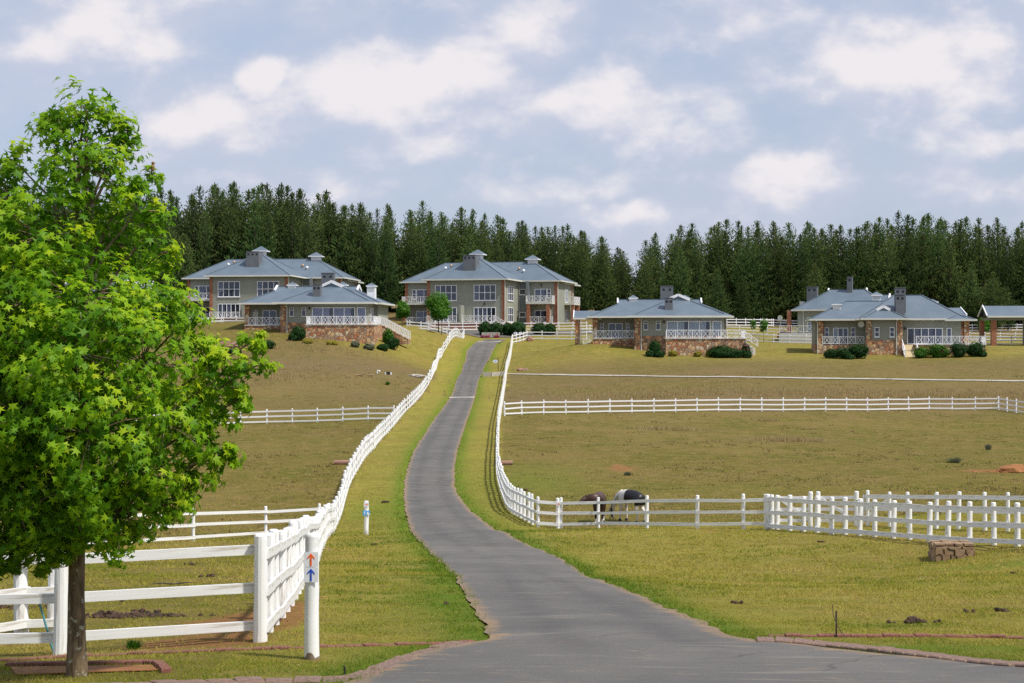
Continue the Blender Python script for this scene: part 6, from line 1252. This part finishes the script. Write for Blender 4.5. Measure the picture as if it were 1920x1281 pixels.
for px, py, n_, s_, lab in ((1714, 1168, 16, .05, 'largest black dung pile on the right lawn'), (1662, 1169, 3, .03, 'few dung lumps left of the largest pile'), (1752, 1168, 2, .03, 'dung lump just right of the largest pile'), (1880, 1147, 8, .04, 'brown dung scatter near the right edge'), (1812, 1149, 3, .04, 'small brown dung lump left of the edge scatter'), (1376, 1132, 4, .035, 'black dung lump nearest the road'), (1540, 1017, 10, .035, 'dung scatter below the slanting fence'), (1900, 1076, 7, .03, 'dung scatter right of the stone block'), (722, 943, 12, .07, 'dung heap beside the left verge of the road'), (390, 1082, 6, .05, 'dung lump under the top rail in the near paddock'), (358, 1060, 8, .05, 'dung lump near the white cross fence'), (838, 1135, 5, .03, 'brown lump on the grass left of the road'), (700, 1022, 6, .04, 'brown lump behind the blue marker post'), (985, 920, 4, .07, 'brown lump inside the horse paddock corner')):
    d = G(px, py); lumps('dung_pile', lab, 'dung', d, [(rg.gauss(0, s_ * 1.6), rg.gauss(0, s_ * 1.4), s_ * rg.uniform(.2, 1.1), s_ * rg.uniform(.7, 1.2), s_, s_ * .8) for _ in range(n_)], 'dung', 'dung piles on the grass')
p = G(613, 1031); lumps('flat_stone', 'flat grey stone on the verge beside the sign post', 'stone', p, [(0, 0, .02, .13, .09, .035)], 'rock')
for px, py, w, lab in ((945, 872, .55, 'cut tree stump block at the left of the horse paddock'), (640, 871, .5, 'brown block against the left road fence')):
    p = G(px, py); root = empty('log_block', p); tag(root, lab, 'log'); mb = MB(); mb.tube([(-w, 0, .12), (w, .05, .14)], [.17, .16], 10); mb.build('log', 'rock', root); mb = MB(); mb.tube([(w, .05, .14), (w + .01, .05, .14)], [.14, .14], 10); mb.build('cut_end', 'sandstone', root)
p = G(325, 1098); root = empty('fallen_branch', p); tag(root, 'thin fallen branch on the grass of the near paddock', 'branch'); mb = MB(); mb.tube([(-.5, .05, .02), (-.25, 0, .05), (0, -.03, .04), (.25, .02, .06), (.45, .12, .05)], [.006, .014, .017, .014, .005], 7); mb.build('limb', 'wood_dark', root); mb = MB(); mb.tube([(.1, 0, .05), (.25, -.08, .08)], [.008, .003], 5); mb.build('side_twig', 'wood_dark', root)
p = G(1568, 1196); root = empty('metal_stake', p); tag(root, 'short dark metal stake with loose wire on the right lawn', 'stake'); mb = MB(); mb.tube([(0, 0, -.1), (0, 0, .36)], .012, 6); mb.build('stake', 'rust_wire', root); mb = MB(); mb.tube([(-.05, 0, .44), (-.04, 0, .3), (-.005, -.02, .2), (.06, -.03, .08), (.14, -.03, 0)], .005, 5); mb.build('wire', 'rust_wire', root)
p = G(646, 1268); root = empty('ground_peg', p); tag(root, 'short black peg in the grass by the left kerb', 'peg'); mb = MB(); mb.tube([(0, 0, -.05), (0, 0, .10)], .011, 8); mb.build('peg', 'lamp_black', root); mb = MB(); mb.tube([(0, 0, .10), (0, 0, .107)], .014, 8); mb.build('cap', 'rust_wire', root)
p = G(89, 1229); root = empty('teal_pole', p); tag(root, 'thin teal pole leaning behind the near fence', 'pole'); mb = MB(); mb.tube([(0, .25, 0), (-.24, .35, .72)], .014, 8); mb.build('pole', 'teal_paint', root); mb = MB(); mb.tube([(0, .28, 0), (-.02, .4, .66)], .006, 6); mb.build('cord', 'teal_paint', root)
# culvert head walls by the oval sign, pale slab, water trough on the left slope
p = G(913, 706); root = empty('culvert', p); tag(root, 'pale stone culvert wall where the path meets the road', 'culvert'); mb = MB(); mb.box((-.5, -.3, -.3), (.5, .4, .55)); mb.build('head_wall', 'pale_stone', root); mb = MB(); mb.beam((.5, .0, .25), (2.2, 1.3, .35), .3, .5); mb.build('wing_wall', 'pale_stone', root); mb = MB(); mb.beam((-.4, 1.6, .32), (1.8, 1.8, .34), .3, .3); mb.build('back_wall', 'pale_stone', root)
p = G(727, 702); root = empty('water_trough', p); tag(root, 'dark trough with white ends in green weeds on the left slope', 'trough'); mb = MB(); mb.box((-.32, -.15, -.05), (.32, .15, .30)); mb.build('tub', 'lamp_black', root)
for sx in (-.25, .38): mb = MB(); mb.box((sx - .07, -.19, -.05), (sx + .07, .17, .24)); mb.build('end_block', 'far_white', root)
p = G(708, 702); root = empty('white_standpipe', p); tag(root, 'bent white standpipe left of the dark trough', 'pipe'); mb = MB(); mb.tube([(-.05, 0, -.1), (-.05, 0, .25), (.05, 0, .45), (.22, 0, .42), (.24, 0, .2)], [.09, .09, .08, .08, .07], 8); mb.build('pipe', 'far_white', root, smooth=True); mb = MB(); mb.tube([(.22, 0, .45), (.36, 0, .62)], .03, 6); mb.build('lever', 'steel', root)
p = G(985, 641); lumps('pink_boulder', 'pinkish boulder beside the upper right fence end', 'boulder', at_depth(993, 241), [(0, 0, .3, .5, .4, .45), (.3, .1, .2, .35, .3, .3)], 'rock', pn='boulder')
lumps('reddish_rubble', 'reddish rubble heap above the pale path', 'rubble', G(978, 695), [(rg.uniform(-1, .8), rg.uniform(-.3, .6), .05, rg.uniform(.2, .5), .3, rg.uniform(.12, .3)) for _ in range(9)], 'rock', pn='boulder')
lumps('pale_rocks', 'scatter of pale stones left of the white standpipe', 'stones', G(682, 704), [(rg.uniform(-1.6, 1.4), rg.uniform(-.6, .6), .03, rg.uniform(.08, .18), .1, .09) for _ in range(14)], 'sandstone', pn='stone')
lumps('slope_rocks', 'grey stone slab among dark shrubs near the left fence', 'stones', G(783, 706), [(0, 0, .1, .9, .35, .12), (-.5, -.5, .05, .5, .3, .25), (.1, -.6, .05, .5, .3, .25)], 'grey_shrub' if False else 'pale_stone', pn='stone')
# speed humps: pale concrete strips over the road
def hump(label, a, b, w):
    a = G(*a); b = G(*b); P = resample([a, b], .4); V, Q = [], []
    for q in P:
        for k in range(7): t = k / 6 - .5; y = q.y + t * w; V.append((q.x, y, hz(q.x, y) + .035 + .06 * math.cos(t * math.pi)))
    for i in range(len(P) - 1):
        for k in range(6): Q.append((i * 7 + k, (i + 1) * 7 + k, (i + 1) * 7 + k + 1, i * 7 + k + 1))
    tag(npmesh('speed_hump', V, Q, 'concrete', None, smooth=True), label, 'speed hump', kind='structure')
hump('pale speed hump halfway up the road', (842, 746), (890, 745.5), .8); hump('pale concrete strip where the road meets the upper lane', (896, 640.5), (940, 640), .9)
